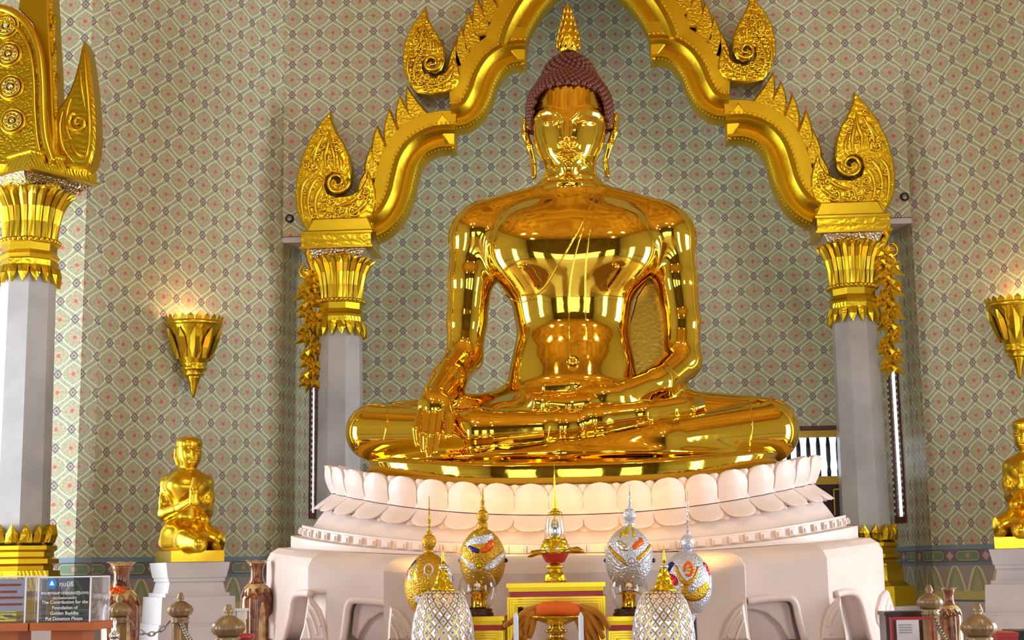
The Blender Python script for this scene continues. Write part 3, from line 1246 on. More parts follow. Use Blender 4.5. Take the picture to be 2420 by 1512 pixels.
def hem(name, pts, r=0.0075):
    q = []
    for w in trace_many(S_BODY, [tuple(c) for c in spline(pts, 6)], 8.4, 11.5):
        if not np.isnan(w[0]):
            q.append(Vector(w))
    MB().tube(q, r, 6).build(name, 'gold_mirror', statue, smooth=True)


hem('robe_hem', [(1408, 462), (1390, 500), (1358, 560), (1320, 625), (1285, 680), (1240, 712), (1205, 705), (1185, 680)])
hem('robe_hem', [(1422, 468), (1404, 505), (1392, 560), (1384, 640), (1384, 740), (1390, 850)], 0.006)
hem('robe_hem', [(1398, 480), (1378, 540), (1360, 600), (1347, 680), (1345, 780), (1348, 850)], 0.006)
hem('robe_hem', [(912, 950), (916, 990), (908, 1040)], 0.006)
hem('robe_hem', [(1772, 950), (1778, 1000), (1770, 1060)], 0.006)
hem('robe_hem', [(1300, 1005), (1296, 1040)], 0.006)

# sheet of the robe hanging behind the left arm
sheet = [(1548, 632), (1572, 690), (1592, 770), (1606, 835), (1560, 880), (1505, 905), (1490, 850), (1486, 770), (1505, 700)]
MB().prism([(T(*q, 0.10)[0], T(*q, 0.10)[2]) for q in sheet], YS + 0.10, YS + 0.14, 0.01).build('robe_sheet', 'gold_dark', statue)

# gilded seat slab between the legs and the petals
cz1, cz0 = float(T(1350, 1098, -0.9)[2]), float(T(1350, 1150, -0.9)[2])
b = MB()
hw = 482 * RP * 0.985
pr = [(0.90, cz0), (0.965, cz0 + 0.02), (0.985, cz0 + 0.05), (0.97, cz0 + 0.085), (0.985, cz1 - 0.02), (0.97, cz1), (0.90, cz1 + 0.012)]
vs, fs, SEG = [], [], 96
for r, z in pr:
    for j in range(SEG):
        an = 2 * PI * j / SEG
        cx_, sy_ = math.cos(an), math.sin(an)
        ex = abs(cx_) ** 0.8 * (1 if cx_ > 0 else -1)
        ey = abs(sy_) ** 0.8 * (1 if sy_ > 0 else -1)
        vs.append((st_base.x + hw * r * ex, YS - 0.18 + 0.93 * r * ey, z + 0.10 * abs(ex) ** 2.5))
for i in range(len(pr) - 1):
    for j in range(SEG):
        fs.append((i * SEG + j, i * SEG + (j + 1) % SEG, (i + 1) * SEG + (j + 1) % SEG, (i + 1) * SEG + j))
fs += [tuple(range(SEG))[::-1], tuple((len(pr) - 1) * SEG + j for j in range(SEG))]
b.add(vs, fs)
b.build('seat_slab', 'gold_mirror', statue, smooth=True)
# ================================================================== gilded gable, columns, garlands
XA = -0.135          # mirror axis of the gable
YG = YF - 0.20       # front plane of the gable carving


def G(px, py, Y=None):
    q = P(px, py, YG if Y is None else Y)
    return (q.x, q.z)


def mir(pts):
    return [(2 * XA - x, z) for x, z in pts]


# lower edge of the gable, left half, from the column up to above the frame
SEG1 = [(896, 566), (925, 548), (952, 517), (972, 475), (983, 430), (993, 395), (1012, 370), (1042, 357), (1076, 356)]
SEG2 = [(1072, 308), (1105, 302), (1138, 278), (1160, 240), (1174, 200), (1192, 172), (1216, 158), (1242, 157)]
SEG3 = [(1238, 120), (1246, 92), (1262, 58), (1286, 22), (1318, -14), (1350, -60), (1378, -120)]
PROF = [  # (outward distance, forward offset): section of the moulding
    (0.000, 0.16), (0.000, -0.02), (0.022, -0.05), (0.045, -0.045), (0.055, -0.015), (0.10, 0.00), (0.115, -0.02), (0.15, -0.075), (0.165, -0.085),
    (0.178, -0.065), (0.20, -0.06), (0.21, -0.045), (0.33, -0.035), (0.345, 0.00), (0.345, 0.17)]


def sweep(path, prof, Y):
    """path: (x,z) points, outward side on the left of travel; prof: (n, y)"""
    vs, fs = [], []
    n = len(path)
    for i in range(n):
        a, b = Vector(path[max(i - 1, 0)]), Vector(path[min(i + 1, n - 1)])
        t = (b - a).normalized()
        nrm = Vector((-t.y, t.x))
        for d, y in prof:
            q = Vector(path[i]) + nrm * d
            vs.append((q.x, Y + y, q.y))
    m = len(prof)
    for i in range(n - 1):
        for j in range(m):
            j2 = (j + 1) % m
            fs.append((i * m + j, i * m + j2, (i + 1) * m + j2, (i + 1) * m + j))
    fs += [tuple(range(m)), tuple((n - 1) * m + j for j in range(m))[::-1]]
    return vs, fs


gable = empty('gilded_gable', (XA, YF - 0.1, P(808, 548, YF).z), 'tall gilded gable arch with flame crest framing the seated statue', 'gable')
paths = {}
for k, sg in enumerate((SEG1, SEG2, SEG3)):
    paths[k] = [tuple(c) for c in spline([G(*c) for c in sg], 6)]


def outline(path, d):
    n = len(path)
    out = []
    for i in range(n):
        a, b = Vector(path[max(i - 1, 0)]), Vector(path[min(i + 1, n - 1)])
        t = (b - a).normalized()
        out.append(tuple(Vector(path[i]) + Vector((-t.y, t.x)) * d))
    return out


def leaf_poly(base, tip, w, bend):
    """pointed flame leaf between base and tip"""
    b, t = Vector(base), Vector(tip)
    d = t - b
    L = d.length
    d.normalize()
    n = Vector((-d.y, d.x))
    pts = []
    for s in (0, 0.2, 0.45, 0.7, 0.88):
        pts.append(b + d * L * s + n * (w * (1 - s ** 1.6) * 0.55 + bend * math.sin(PI * s) * 0.6))
    pts.append(t)
    for s in (0.88, 0.7, 0.45, 0.2, 0):
        pts.append(b + d * L * s - n * (w * (1 - s ** 1.6) * 0.45 - bend * math.sin(PI * s) * 0.6))
    return [tuple(q) for q in pts]


def ring_dots(mb, pts, step, r, Y):
    """beads along a polyline"""
    acc = 0.0
    for i in range(len(pts) - 1):
        a, b = Vector(pts[i]), Vector(pts[i + 1])
        L = (b - a).length
        while acc < L:
            q = a + (b - a) * (acc / L)
            mb.sphere((q.x, Y, q.y), r, 6, 4)
            acc += step
        acc -= L


def spiral(c, r0, r1, a0, turns, n=26):
    out = []
    for i in range(n + 1):
        t = i / n
        a = a0 + turns * 2 * PI * t
        r = r0 + (r1 - r0) * t
        out.append((c[0] + r * math.cos(a), c[1] + r * math.sin(a)))
    return out


def in_poly(c, poly):
    x, y = c
    ins = False
    n = len(poly)
    for i in range(n):
        x1, y1 = poly[i]
        x2, y2 = poly[i - 1]
        if (y1 > y) != (y2 > y) and x < (x2 - x1) * (y - y1) / (y2 - y1) + x1:
            ins = not ins
    return ins


FLAME_LO = [(728, 548), (712, 525), (700, 497), (697, 462), (700, 420), (712, 372), (733, 325), (758, 288), (781, 261), (784, 285), (796, 312), (814, 340),
            (826, 372), (830, 405), (824, 435), (808, 452), (792, 455), (780, 446), (777, 430), (786, 420), (795, 424), (794, 434), (800, 436), (806, 426), (800, 412), (786, 408), (772, 418), (768, 438),
            (775, 456), (795, 464), (828, 460), (852, 446), (864, 424), (869, 400), (880, 424), (888, 452), (888, 480), (880, 512), (884, 548)]
FLAME_UP = [(985, 218), (965, 195), (953, 165), (951, 130), (958, 92), (974, 58), (993, 32), (1006, 12), (1010, 38), (1022, 62), (1038, 88), (1050, 115), (1051, 145),
            (1043, 165), (1030, 173), (1016, 171), (1006, 160), (1006, 148), (1014, 143), (1021, 147), (1020, 154), (1026, 155), (1030, 147), (1024, 137), (1011, 136), (1001, 145), (1000, 162), (1008, 176),
            (1030, 182), (1052, 170), (1064, 150), (1072, 132), (1084, 158), (1088, 182), (1078, 203), (1056, 218), (1020, 224)]


def flame(px_poly, sgn, Y, thick, spc, spr, name='flame_crest', extra=()):
    poly = [G(*c, Y) for c in px_poly]
    f = (lambda q: q) if sgn > 0 else mir
    b = MB().prism(f(poly), Y, Y + thick, 0.012)
    o = b.build(name, 'gold_carved', gable)
    smooth_angle(o, 35)
    # beads along the rim and the big scroll
    r = MB()
    ins = inset(poly, 0.028)
    ring_dots(r, f(ins), 0.042, 0.011, Y - 0.004)
    tag(r.build('rim_beads', 'gold_satin', o, smooth=True, fix=False), kind='stuff')
    k = KS(P(*spc, Y))
    for (c, r0, a0, tn, th) in ((spc, spr, 0.2, -1.6, 0.013),) + tuple(extra):
        sp = spiral(G(*c, Y), r0 * k, 2 * k, a0, tn)
        sp = f(sp)
        MB().tube([(x, Y - 0.012, z) for x, z in sp], [1.35 * th * (1 - 0.5 * i / len(sp)) for i in range(len(sp))], 7).build('scroll', 'gold_satin', o, smooth=True)
    # small carved scrolls filling the ground
    rnd = random.Random(len(px_poly))
    xs, zs_ = [c[0] for c in poly], [c[1] for c in poly]
    done = [(G(*spc, Y), spr * k)]
    tries = 0
    while len(done) < 30 and tries < 1500:
        tries += 1
        c = (rnd.uniform(min(xs), max(xs)), rnd.uniform(min(zs_), max(zs_)))
        rr = rnd.uniform(0.022, 0.034)
        if not in_poly(c, poly) or not all(in_poly((c[0] + 0.045 * math.cos(a_), c[1] + 0.045 * math.sin(a_)), poly) for a_ in (0, 1.05, 2.1, 3.14, 4.2, 5.25)) or any(math.hypot(c[0] - d[0][0], c[1] - d[0][1]) < rr + d[1] for d in done):
            continue
        done.append((c, rr))
        hand = rnd.choice((-1, 1))
        sp = f(spiral(c, rr, 0.006, rnd.uniform(0, 6.28), 1.35 * hand, 16) )
        MB().tube([(x, Y - 0.010, z) for x, z in sp], [0.0125 * (1 - 0.4 * i / len(sp)) for i in range(len(sp))], 5).build('scroll', 'gold_satin', o, smooth=True)
    # raised flowing ribs
    for rib in spl_ribs[name + ('_lo' if px_poly is FLAME_LO else '_up')]:
        q = f([tuple(c) for c in spline([G(*c, Y) for c in rib], 5)])
        MB().tube([(x, Y - 0.008, z) for x, z in q], [0.005 + 0.013 * math.sin(PI * i / (len(q) - 1)) for i in range(len(q))], 6).build('carved_rib', 'gold_satin', o, smooth=True)
    return o


spl_ribs = {
    'flame_crest_lo': [[(720, 520), (712, 480), (716, 440), (730, 420)], [(738, 520), (728, 485), (732, 450), (748, 425), (760, 420)], [(757, 525), (745, 490), (750, 458), (762, 440)],
                       [(772, 400), (768, 370), (776, 340), (778, 310)], [(790, 402), (790, 372), (784, 345), (780, 322)], [(806, 405), (806, 382), (798, 358)], [(750, 400), (742, 375), (752, 345), (766, 318)],
                       [(790, 490), (815, 484), (840, 470), (858, 445)], [(800, 515), (835, 505), (862, 482), (872, 455)], [(770, 520), (800, 535), (840, 532), (872, 515)], [(735, 372), (745, 352), (760, 330)]],
    'flame_crest_up': [[(972, 195), (963, 165), (966, 138), (976, 120)], [(990, 205), (978, 175), (982, 150), (992, 135)], [(1000, 120), (994, 95), (1000, 68), (1004, 45)], [(1018, 122), (1016, 98), (1008, 75)],
                       [(1034, 128), (1034, 112), (1026, 95)], [(1010, 205), (1040, 200), (1062, 182), (1072, 160)], [(980, 112), (978, 92), (988, 65)]],
}

for sgn, side in ((1, 'left'), (-1, 'right')):
    f = (lambda q: q) if sgn > 0 else mir
    for k in range(3):
        pth = paths[k] if sgn > 0 else mir(paths[k])[::-1]
        vs, fs = sweep(pth, PROF, YG)
        mo = MB().add(vs, fs).build('arch_moulding', 'gold_gilt', gable)
        smooth_angle(mo, 45)
        bd = MB()
        ring_dots(bd, outline(pth, 0.222), 0.038, 0.011, YG - 0.05)
        ring_dots(bd, outline(pth, 0.005), 0.03, 0.007, YG - 0.035)
        tag(bd.build('bead_row', 'gold_satin', mo, smooth=True, fix=False), kind='stuff')
    # pointed return where two arcs meet
    for (c, s_) in (((1076, 356), 0.17), ((1242, 157), 0.13)):
        x, z = G(*c)
        poly = [(x - 0.02, z + 0.0), (x + 0.004, z + 0.0), (x + 0.004, z + s_), (x - 0.10, z + s_ + 0.14), (x - 0.16, z + s_ + 0.05)]
        smooth_angle(MB().prism(f(poly), YG - 0.045, YG + 0.16, 0.008).build('arch_cusp', 'gold_gilt', gable), 30)
    # flame leaves along the upper edge
    tips = [((874, 470), (866, 402)), ((892, 425), (878, 345)), ((910, 385), (893, 295)), ((938, 345), (922, 255)), ((968, 305), (946, 224)), ((1000, 285), (962, 202)),
            ((1086, 190), (1078, 100)), ((1104, 160), (1092, 62)), ((1125, 120), (1110, 25)), ((1148, 85), (1128, -10)), ((1172, 50), (1148, -45)), ((1200, 10), (1176, -80))]
    for (bx, by), (tx, ty) in tips:
        pl = leaf_poly(G(bx, by), G(tx, ty), 0.165, 0.035 )
        lf = MB().prism(f(pl), YG - 0.03, YG + 0.10, 0.014).build('flame_leaf', 'gold_grain', gable)
        smooth_angle(lf, 30)
    # back board that fills behind leaves
    up = outline(paths[0], 0.34) + outline(paths[1], 0.34)
    flame(FLAME_LO, sgn, YG - 0.06, 0.14, (797, 430), 30, extra=(((737, 392), 14, 1.0, -1.4, 0.009), ((840, 500), 16, 2.0, 1.3, 0.009), ((758, 345), 11, 0.5, -1.3, 0.008), ((800, 500), 12, 0.5, 1.3, 0.008)))
    flame(FLAME_UP, sgn, YG - 0.06, 0.12, (1021, 148), 23, extra=(((985, 108), 11, 1.0, -1.4, 0.008), ((1045, 190), 12, 2.0, 1.3, 0.008), ((1000, 190), 10, 0.5, 1.3, 0.008)))
    # foot of the gable above the capital
    x0, z0 = G(728, 549)
    x1, _ = G(888, 549)
    poly = [(x0, z0 - 0.02), (x1, z0 - 0.02), (x1 - 0.05, z0 + 0.09), (x0 + 0.06, z0 + 0.09)]
    MB().prism(f(poly), YG - 0.10, YG + 0.16, 0.01).build('gable_foot', 'gold_gilt', gable)

# ------------------------------------------------ wall that carries the gable, open under the arch
zt = CEIL
half = [(X0 - EX, ZL), (G(742, 540)[0], ZL), (G(742, 540)[0], z0 + 0.02)] + [outline(paths[0], 0.2)[i] for i in range(0, len(paths[0]), 4)] + \
       [outline(paths[1], 0.16)[i] for i in range(0, len(paths[1]), 4)] + [outline(paths[2], 0.1)[i] for i in range(0, len(paths[2]), 4)] + [(XA, outline(paths[2], 0.1)[-1][1] + 0.3), (XA, zt), (X0 - EX, zt)]
pu, pv = P(755.2, 42.9, YF).x, P(755.2, 42.9, YF).z
m_front = wall_mat('paint_front', pu, pv, None)
for sgn, nm in ((1, 'wall_front_left'), (-1, 'wall_front_right')):
    pl = half if sgn > 0 else mir(half)
    o = MB().prism(pl, YF, YF + 0.2).build(nm, m_front)
    lay = o.data.uv_layers.new(name='UVMap')
    for lp in o.data.loops:
        co = o.data.vertices[lp.vertex_index].co
        lay.data[lp.index].uv = (co.x, co.z)
    tag(o, kind='structure')
    # marble soffit above the alcove side
    xs = [pl[0][0], pl[1][0]]
    s = MB().box(((xs[0] + xs[1]) / 2, YF + 0.28, ZL - 0.02), (abs(xs[1] - xs[0]), 0.56, 0.05)).build('trim_1' if sgn > 0 else 'trim_2', 'marble_ped')
    tag(s, kind='structure')


# ------------------------------------------------ columns


def octa(mb, c, prof, rot=PI / 8):
    return mb.lathe(c, prof, 8, rot=rot)


def leaf_crown(mb, c, r0, r1, z0, z1, n, up=True, rot=PI / 8, thick=0.02):
    """ring of pointed leaves on an octagonal body, tips up or down"""
    for i in range(n):
        a0, a1 = 2 * PI * i / n + rot, 2 * PI * (i + 1) / n + rot
        am = (a0 + a1) / 2

        def pt(a, r, z):
            return (c[0] + math.cos(a) * r, c[1] + math.sin(a) * r, c[2] + z)
        zm = z0 + (z1 - z0) * 0.45
        rm = (r0 + r1) / 2 + thick * 0.6
        vs = [pt(a0, r0, z0), pt(a1, r0, z0), pt(a0 + (a1 - a0) * 0.08, rm, zm), pt(a1 - (a1 - a0) * 0.08, rm, zm), pt(am, r1 + thick, z1), pt(am, rm + thick * 0.6, zm), pt(am, r0 + thick * 0.4, z0),
              pt(a0, r0 - thick, z0), pt(a1, r0 - thick, z0), pt(am, r1 - thick * 0.3, z1 - (z1 - z0) * 0.03), pt(a0, rm - thick * 1.6, zm), pt(a1, rm - thick * 1.6, zm)]
        mb.add(vs, [(0, 6, 5, 2), (6, 1, 3, 5), (2, 5, 4), (5, 3, 4), (7, 0, 2, 10), (1, 8, 11, 3), (10, 2, 4, 9), (3, 11, 9, 4), (7, 10, 11, 8), (10, 9, 11)])
    return mb


def column(cx, cy, z_ab, s, zb_crown, zfoot, label, ab_hw, bell_top, rot=0.0):
    """z_ab: top of the abacus; s: scale (1 for the main columns); zb_crown: tip of the base leaves; zfoot: floor"""
    t = empty('marble_column', (cx, cy, zfoot), label, 'column', 'gilded marble columns')
    c = (cx, cy, z_ab)
    r = 0.178 * s
    sh_top, sh_bot = -0.76 * s, zb_crown - z_ab - 0.2 * s
    octa(MB(), c, [(r * 1.10, sh_bot), (r, sh_top)]).build('shaft', 'marble_grey', t)
    # abacus
    ab = MB().box((cx, cy, z_ab - 0.065 * s), (2 * ab_hw, 2 * ab_hw * 0.8, 0.115 * s), rot).build('abacus', 'gold_carved', t)
    for dz in (-0.005, -0.125):
        MB().box((cx, cy, z_ab + dz * s), (2 * ab_hw + 0.03, 2 * ab_hw * 0.8 + 0.03, 0.018 * s), rot).build('abacus_fillet', 'gold_satin', ab)
    # mirror mosaic slope below
    o = MB().lathe(c, [(ab_hw * 1.16, -0.135 * s), (bell_top * 1.12, -0.20 * s)], 4, rot=PI / 4 + rot, sy=0.85 if rot == 0 else 1.0).build('mosaic_slope', 'mirror_mosaic', t)
    # bell with upright leaves
    bell = octa(MB(), c, [(r * 0.98, -0.54 * s), (r * 1.0, -0.42 * s), (r * 1.08, -0.32 * s), (bell_top * 0.96, -0.215 * s), (bell_top, -0.195 * s)]).build('bell', 'gold_gilt', t)
    n = 24
    for i in range(n):
        a = 2 * PI * i / n + PI / 24
        k = 1.0 / max(math.cos((a - PI / 8 + PI / 8) % (PI / 4) - PI / 8), 0.9)
        q = lambda rr, z, da=0.0: Vector((cx + math.cos(a + da) * rr, cy + math.sin(a + da) * rr, z_ab + z * s))
        m = MB()
        w = PI / n * 0.86
        vs, fs = [], []
        for j, (rr, z, ww, b_) in enumerate(((r * 0.95, -0.53, 0.9, 0.010), (r * 0.99, -0.42, 0.9, 0.014), (r * 1.10, -0.32, 1.0, 0.016), (bell_top * 0.93, -0.25, 0.95, 0.018), (bell_top * 1.02, -0.215, 0.5, 0.022), (bell_top * 1.06, -0.20, 0.06, 0.022))):
            vs += [q(rr, z, -w * ww), q(rr + b_ * s, z), q(rr, z, w * ww)]
            if j:
                k0 = 3 * (j - 1)
                fs += [(k0, k0 + 1, k0 + 4, k0 + 3), (k0 + 1, k0 + 2, k0 + 5, k0 + 4)]
        m.add(vs, fs).build('bell_leaf', 'gold_satin', bell, fix=False)
    bd = MB()
    for i in range(32):
        a = 2 * PI * i / 32
        bd.sphere((cx + math.cos(a) * r * 1.06, cy + math.sin(a) * r * 1.06, z_ab - 0.545 * s), 0.018 * s, 6, 4)
    tag(bd.build('bead_ring', 'gold_satin', bell, smooth=True, fix=False), kind='stuff')
    octa(MB(), c, [(r * 1.0, -0.68 * s), (r * 1.06, -0.66 * s), (r * 1.12, -0.645 * s), (r * 1.06, -0.63 * s), (r * 1.0, -0.615 * s), (r * 1.02, -0.565 * s), (r * 1.1, -0.56 * s), (r * 1.1, -0.548 * s), (r, -0.54 * s)]).build('collar', 'gold_gilt', t)
    m = octa(MB(), c, [(r * 1.04, -0.74 * s), (r * 1.08, -0.68 * s), (r * 1.0, -0.665 * s)])
    leaf_crown(m, c, r * 1.09, r * 1.06, -0.72 * s, -0.845 * s, 16, thick=0.022 * s)
    m.build('hanging_leaf_ring', 'gold_carved', t)
    # base
    zb = zb_crown - z_ab
    m = octa(MB(), c, [(r * 1.3, zb - 0.16 * s), (r * 1.22, zb - 0.10 * s)])
    leaf_crown(m, c, r * 1.24, r * 1.16, zb - 0.12 * s, zb, 16, thick=0.03 * s)
    m.build('base_leaf_ring', 'gold_carved', t)
    octa(MB(), c, [(r * 1.25, zb - 0.30 * s), (r * 1.27, zb - 0.27 * s), (r * 1.45, zb - 0.255 * s), (r * 1.45, zb - 0.225 * s), (r * 1.27, zb - 0.21 * s), (r * 1.27, zb - 0.18 * s), (r * 1.38, zb - 0.165 * s), (r * 1.38, zb - 0.14 * s), (r * 1.2, zb - 0.12 * s)]).build('base_moulding', 'gold_gilt', t)
    octa(MB(), c, [(r * 1.85, zb - 0.48 * s), (r * 1.55, zb - 0.43 * s), (r * 1.5, zb - 0.30 * s), (r * 1.25, zb - 0.295 * s)]).build('base_skirt', 'gold_carved', t)
    octa(MB(), c, [(r * 2.0, zb - 0.62 * s), (r * 2.0, zb - 0.47 * s), (r * 1.8, zb - 0.47 * s)]).build('base_block', 'gold_gilt', t)
    octa(MB(), c, [(r * 2.15, zfoot - z_ab), (r * 2.15, zb - 0.62 * s), (r * 1.6, zb - 0.62 * s)]).build('plinth', 'marble_ped', t)
    return t


zab = P(808, 549, YF - 0.25).z
zcr = P(2068, 1240, YF).z
for (px, lab) in ((806, 'gilded marble column on the left side of the gable arch'), (2012, 'gilded marble column on the right side of the gable arch')):
    q = P(px, 640, YF - 0.05)
    column(q.x, YF - 0.05, zab, 1.0, zcr, DZ, lab, 0.285, 0.245)
# stouter column at the far left with its own gable end
YL = 9.9
q = P(72, 560, YL)
zl = P(90, 392, YL).z
column(q.x, YL, zl, 1.03, P(50, 1240, YL).z, DZ, 'gilded marble column at the far left edge, beside the donation boxes', 0.345, 0.26, -0.55)

lg = empty('side_gable', (q.x, YL, zl), 'gilded gable end with round rosettes above the far left column', 'gable')


def GL(px, py, Y=YL - 0.28):
    w = P(px, py, Y)
    return (w.x, w.z)


YP = YL - 0.28
panel = [(-70, 388), (128, 388), (112, 330), (104, 260), (100, 190), (92, 130), (72, 75), (40, 40), (5, 28), (-40, 30), (-80, 60)]
o = MB().prism([GL(*c) for c in panel], YP, YP + 0.25, 0.0).build('rosette_panel', 'gold_grain', lg)
rim = [tuple(c) for c in spline([GL(*c) for c in ((128, 385), (112, 330), (106, 260), (104, 190), (96, 125), (74, 70), (40, 36), (0, 22), (-50, 26))], 8)]
MB().tube([(x, YP - 0.03, z) for x, z in rim], 0.028, 10).build('rim_moulding', 'gold_satin', lg, smooth=True)
rim2 = [tuple(c) for c in spline([GL(*c) for c in ((102, 385), (90, 330), (84, 260), (82, 190), (74, 130), (56, 85), (30, 60), (0, 48), (-50, 50))], 8)]
MB().tube([(x, YP - 0.015, z) for x, z in rim2], 0.014, 8).build('rim_fillet', 'gold_satin', lg, smooth=True)
for (px, py) in ((16, 62), (22, 128), (27, 206), (31, 286)):
    x, z = GL(px, py)
    m = MB()
    vsr = MB()
    r0 = MB()
    rr = 0.085
    for rad, th, yy in ((rr, 0.013, -0.008), (rr * 0.72, 0.011, -0.015), (rr * 0.42, 0.011, -0.02)):
        pts = [(x + rad * math.cos(a), YP + yy, z + rad * math.sin(a)) for a in np.linspace(0, 2 * PI, 25)]
        r0.tube(pts, th, 6, cap=False)
    ro = r0.build('rosette', 'gold_satin', lg, smooth=True)
    for i in range(12):
        a = 2 * PI * i / 12
        m.sphere((x + rr * 0.58 * math.cos(a), YP - 0.012, z + rr * 0.58 * math.sin(a)), 0.014, 6, 4)
    m.sphere((x, YP - 0.015, z), 0.024, 8, 6)
    tag(m.build('rosette_beads', 'mirror_mosaic', ro, smooth=True, fix=False), kind='stuff')
band = [(60, -30), (118, -30), (122, 60), (128, 160), (132, 260), (136, 330), (132, 392), (112, 392), (118, 330), (116, 260), (112, 180), (102, 110), (84, 62), (50, 28)]
MB().prism([GL(*c, YP + 0.12) for c in band], YP + 0.06, YP + 0.30, 0.01).build('outer_band', 'gold_gilt', lg)
for i, (bx, by, tx, ty) in enumerate(((118, 60, 126, -25), (122, 130, 132, 30), (126, 205, 134, 100), (128, 280, 136, 170))):
    pl = leaf_poly(GL(bx, by, YP + 0.12), GL(tx, ty, YP + 0.12), 0.06, 0.01)
    smooth_angle(MB().prism(pl, YP + 0.10, YP + 0.22, 0.01).build('flame_leaf', 'gold_grain', lg), 30)
fpl = [(116, 392), (118, 345), (122, 300), (132, 262), (150, 238), (164, 212), (176, 180), (186, 142), (192, 112), (197, 94), (204, 110), (211, 150), (218, 205), (223, 260), (225, 315), (222, 355), (214, 384), (200, 398), (170, 398), (140, 396)]
YQ = YP + 0.10
o = MB().prism([GL(*c, YQ) for c in fpl], YQ, YQ + 0.16, 0.015).build('flame_crest', 'gold_carved', lg)
smooth_angle(o, 35)
k = KS(P(185, 300, YQ))
sp = spiral(GL(186, 290, YQ), 26 * k, 3 * k, 1.9, 1.5)
MB().tube([(x, YQ - 0.01, z) for x, z in sp], [0.022 * (1 - 0.5 * i / len(sp)) for i in range(len(sp))], 8).build('scroll', 'gold_satin', o, smooth=True)
for rib in ([(200, 120), (204, 180), (210, 250), (212, 320), (204, 372)], [(190, 160), (194, 210), (202, 255)], [(150, 260), (142, 300), (150, 350), (175, 384)], [(165, 330), (180, 360), (200, 370)], [(170, 230), (160, 262), (158, 300), (168, 330)]):
    qq = [tuple(c) for c in spline([GL(*c, YQ) for c in rib], 5)]
    MB().tube([(x, YQ - 0.004, z) for x, z in qq], [0.004 + 0.012 * math.sin(PI * i / (len(qq) - 1)) for i in range(len(qq))], 6).build('carved_rib', 'gold_satin', o, smooth=True)

# ------------------------------------------------ carved garlands hanging beside the columns


def blossom(mb, c, r, nrm_y=-1):
    c = Vector(c)
    for i in range(6):
        a = 2 * PI * i / 6 + 0.3
        d = Vector((math.cos(a), 0, math.sin(a)))
        s = Vector((-math.sin(a), 0, math.cos(a)))
        p = [c, c + d * r * 0.6 + s * r * 0.36 + Vector((0, -0.018, 0)), c + d * r * 1.15 + Vector((0, -0.012, 0)), c + d * r * 0.6 - s * r * 0.36 + Vector((0, -0.018, 0)), c + d * r * 0.55 + Vector((0, 0.015, 0))]
        mb.add(p, [(0, 1, 2), (0, 2, 3), (0, 4, 1), (1, 4, 2), (2, 4, 3), (3, 4, 0)])
    mb.sphere(c + Vector((0, -0.018, 0)), r * 0.28, 7, 5)


def garland_leaf(mb, c, d, L, w):
    c, d = Vector(c), Vector((d[0], 0, d[1])).normalized()
    s = Vector((-d.z, 0, d.x))
    o = Vector((0, -0.022, 0))
    b = Vector((0, 0.012, 0))
    p = [c, c + d * L * 0.4 + s * w, c + d * L * 0.4 + o, c + d * L * 0.4 - s * w, c + d * L - o * 0.6, c + d * L * 0.4 + b]
    mb.add(p, [(0, 1, 2), (0, 2, 3), (1, 4, 2), (2, 4, 3), (0, 5, 1), (1, 5, 4), (4, 5, 3), (3, 5, 0)])


def garland(path, label, sg):
    Y = YF - 0.10
    q = [P(px, py, Y) for px, py in [tuple(c) for c in spline(path, 5)]]
    t = empty('garland', q[0], label, 'garland', 'carved gold garlands')
    n = len(q)
    MB().tube(q, [0.034 * (1 - 0.55 * i / n) for i in range(n)], 8).build('stem', 'gold_satin', t, smooth=True)
    rnd = random.Random(5)
    i = 9
    side = 1
    while i < n - 1:
        f = i / n
        c = q[i] + Vector((side * 0.04, -0.03, 0))
        m = MB()
        blossom(m, c, 0.062 * (1.1 - 0.45 * f))
        m.build('blossom', 'gold_satin', t)
        for k in range(3):
            m = MB()
            an = (-PI / 2 + side * (0.3 + 0.75 * k)) if k < 2 else (-PI / 2 - side * 0.9)
            garland_leaf(m, q[i] + Vector((0, -0.02 - 0.01 * k, -0.01 * k)), (math.cos(an), math.sin(an)), (0.15 + 0.03 * rnd.random()) * (1.1 - 0.4 * f), 0.036)
            m.build('leaf', 'gold_satin', t, fix=False)
        side = -side
        i += 3
    c = q[6]
    sp = spiral((c.x + sg * 0.07, c.z - 0.02), 0.06, 0.012, PI / 2, -1.3 * sg, 18)
    MB().tube([(x, Y - 0.01, z) for x, z in sp], 0.014, 6).build('tendril', 'gold_satin', t, smooth=True)
    return t


garland([(728, 592), (740, 632), (748, 650), (738, 668), (732, 700), (734, 740), (732, 790), (738, 840), (733, 880), (738, 908)], 'gold carved garland of flowers hanging left of the left arch column', -1)
garland([(2098, 548), (2086, 582), (2082, 605), (2096, 628), (2100, 670), (2098, 715), (2104, 760), (2098, 810), (2106, 845), (2102, 872)], 'gold carved garland of flowers hanging right of the right arch column', 1)
# ================================================================== white marble lotus throne
XT = st_base.x
YT = 9.95
throne = empty('lotus_throne', (XT, YT, DZ), 'white marble lotus throne with two rows of petals under the golden seated statue', 'throne')


def plan(hw, hd, e=2.5, n=160, a0=PI, a1=2 * PI):
    """front half of a rounded plan as (x, y) points from left to right"""
    out = []
    for i in range(n + 1):
        a = a0 + (a1 - a0) * i / n
        c, s = math.cos(a), math.sin(a)
        out.append((XT + hw * abs(c) ** (2 / e) * (1 if c > 0 else -1), YT + hd * abs(s) ** (2 / e) * (1 if s > 0 else -1)))
    return out


def rise(x, amount, hw=1.7):
    return amount * abs((x - XT) / hw) ** 2.2


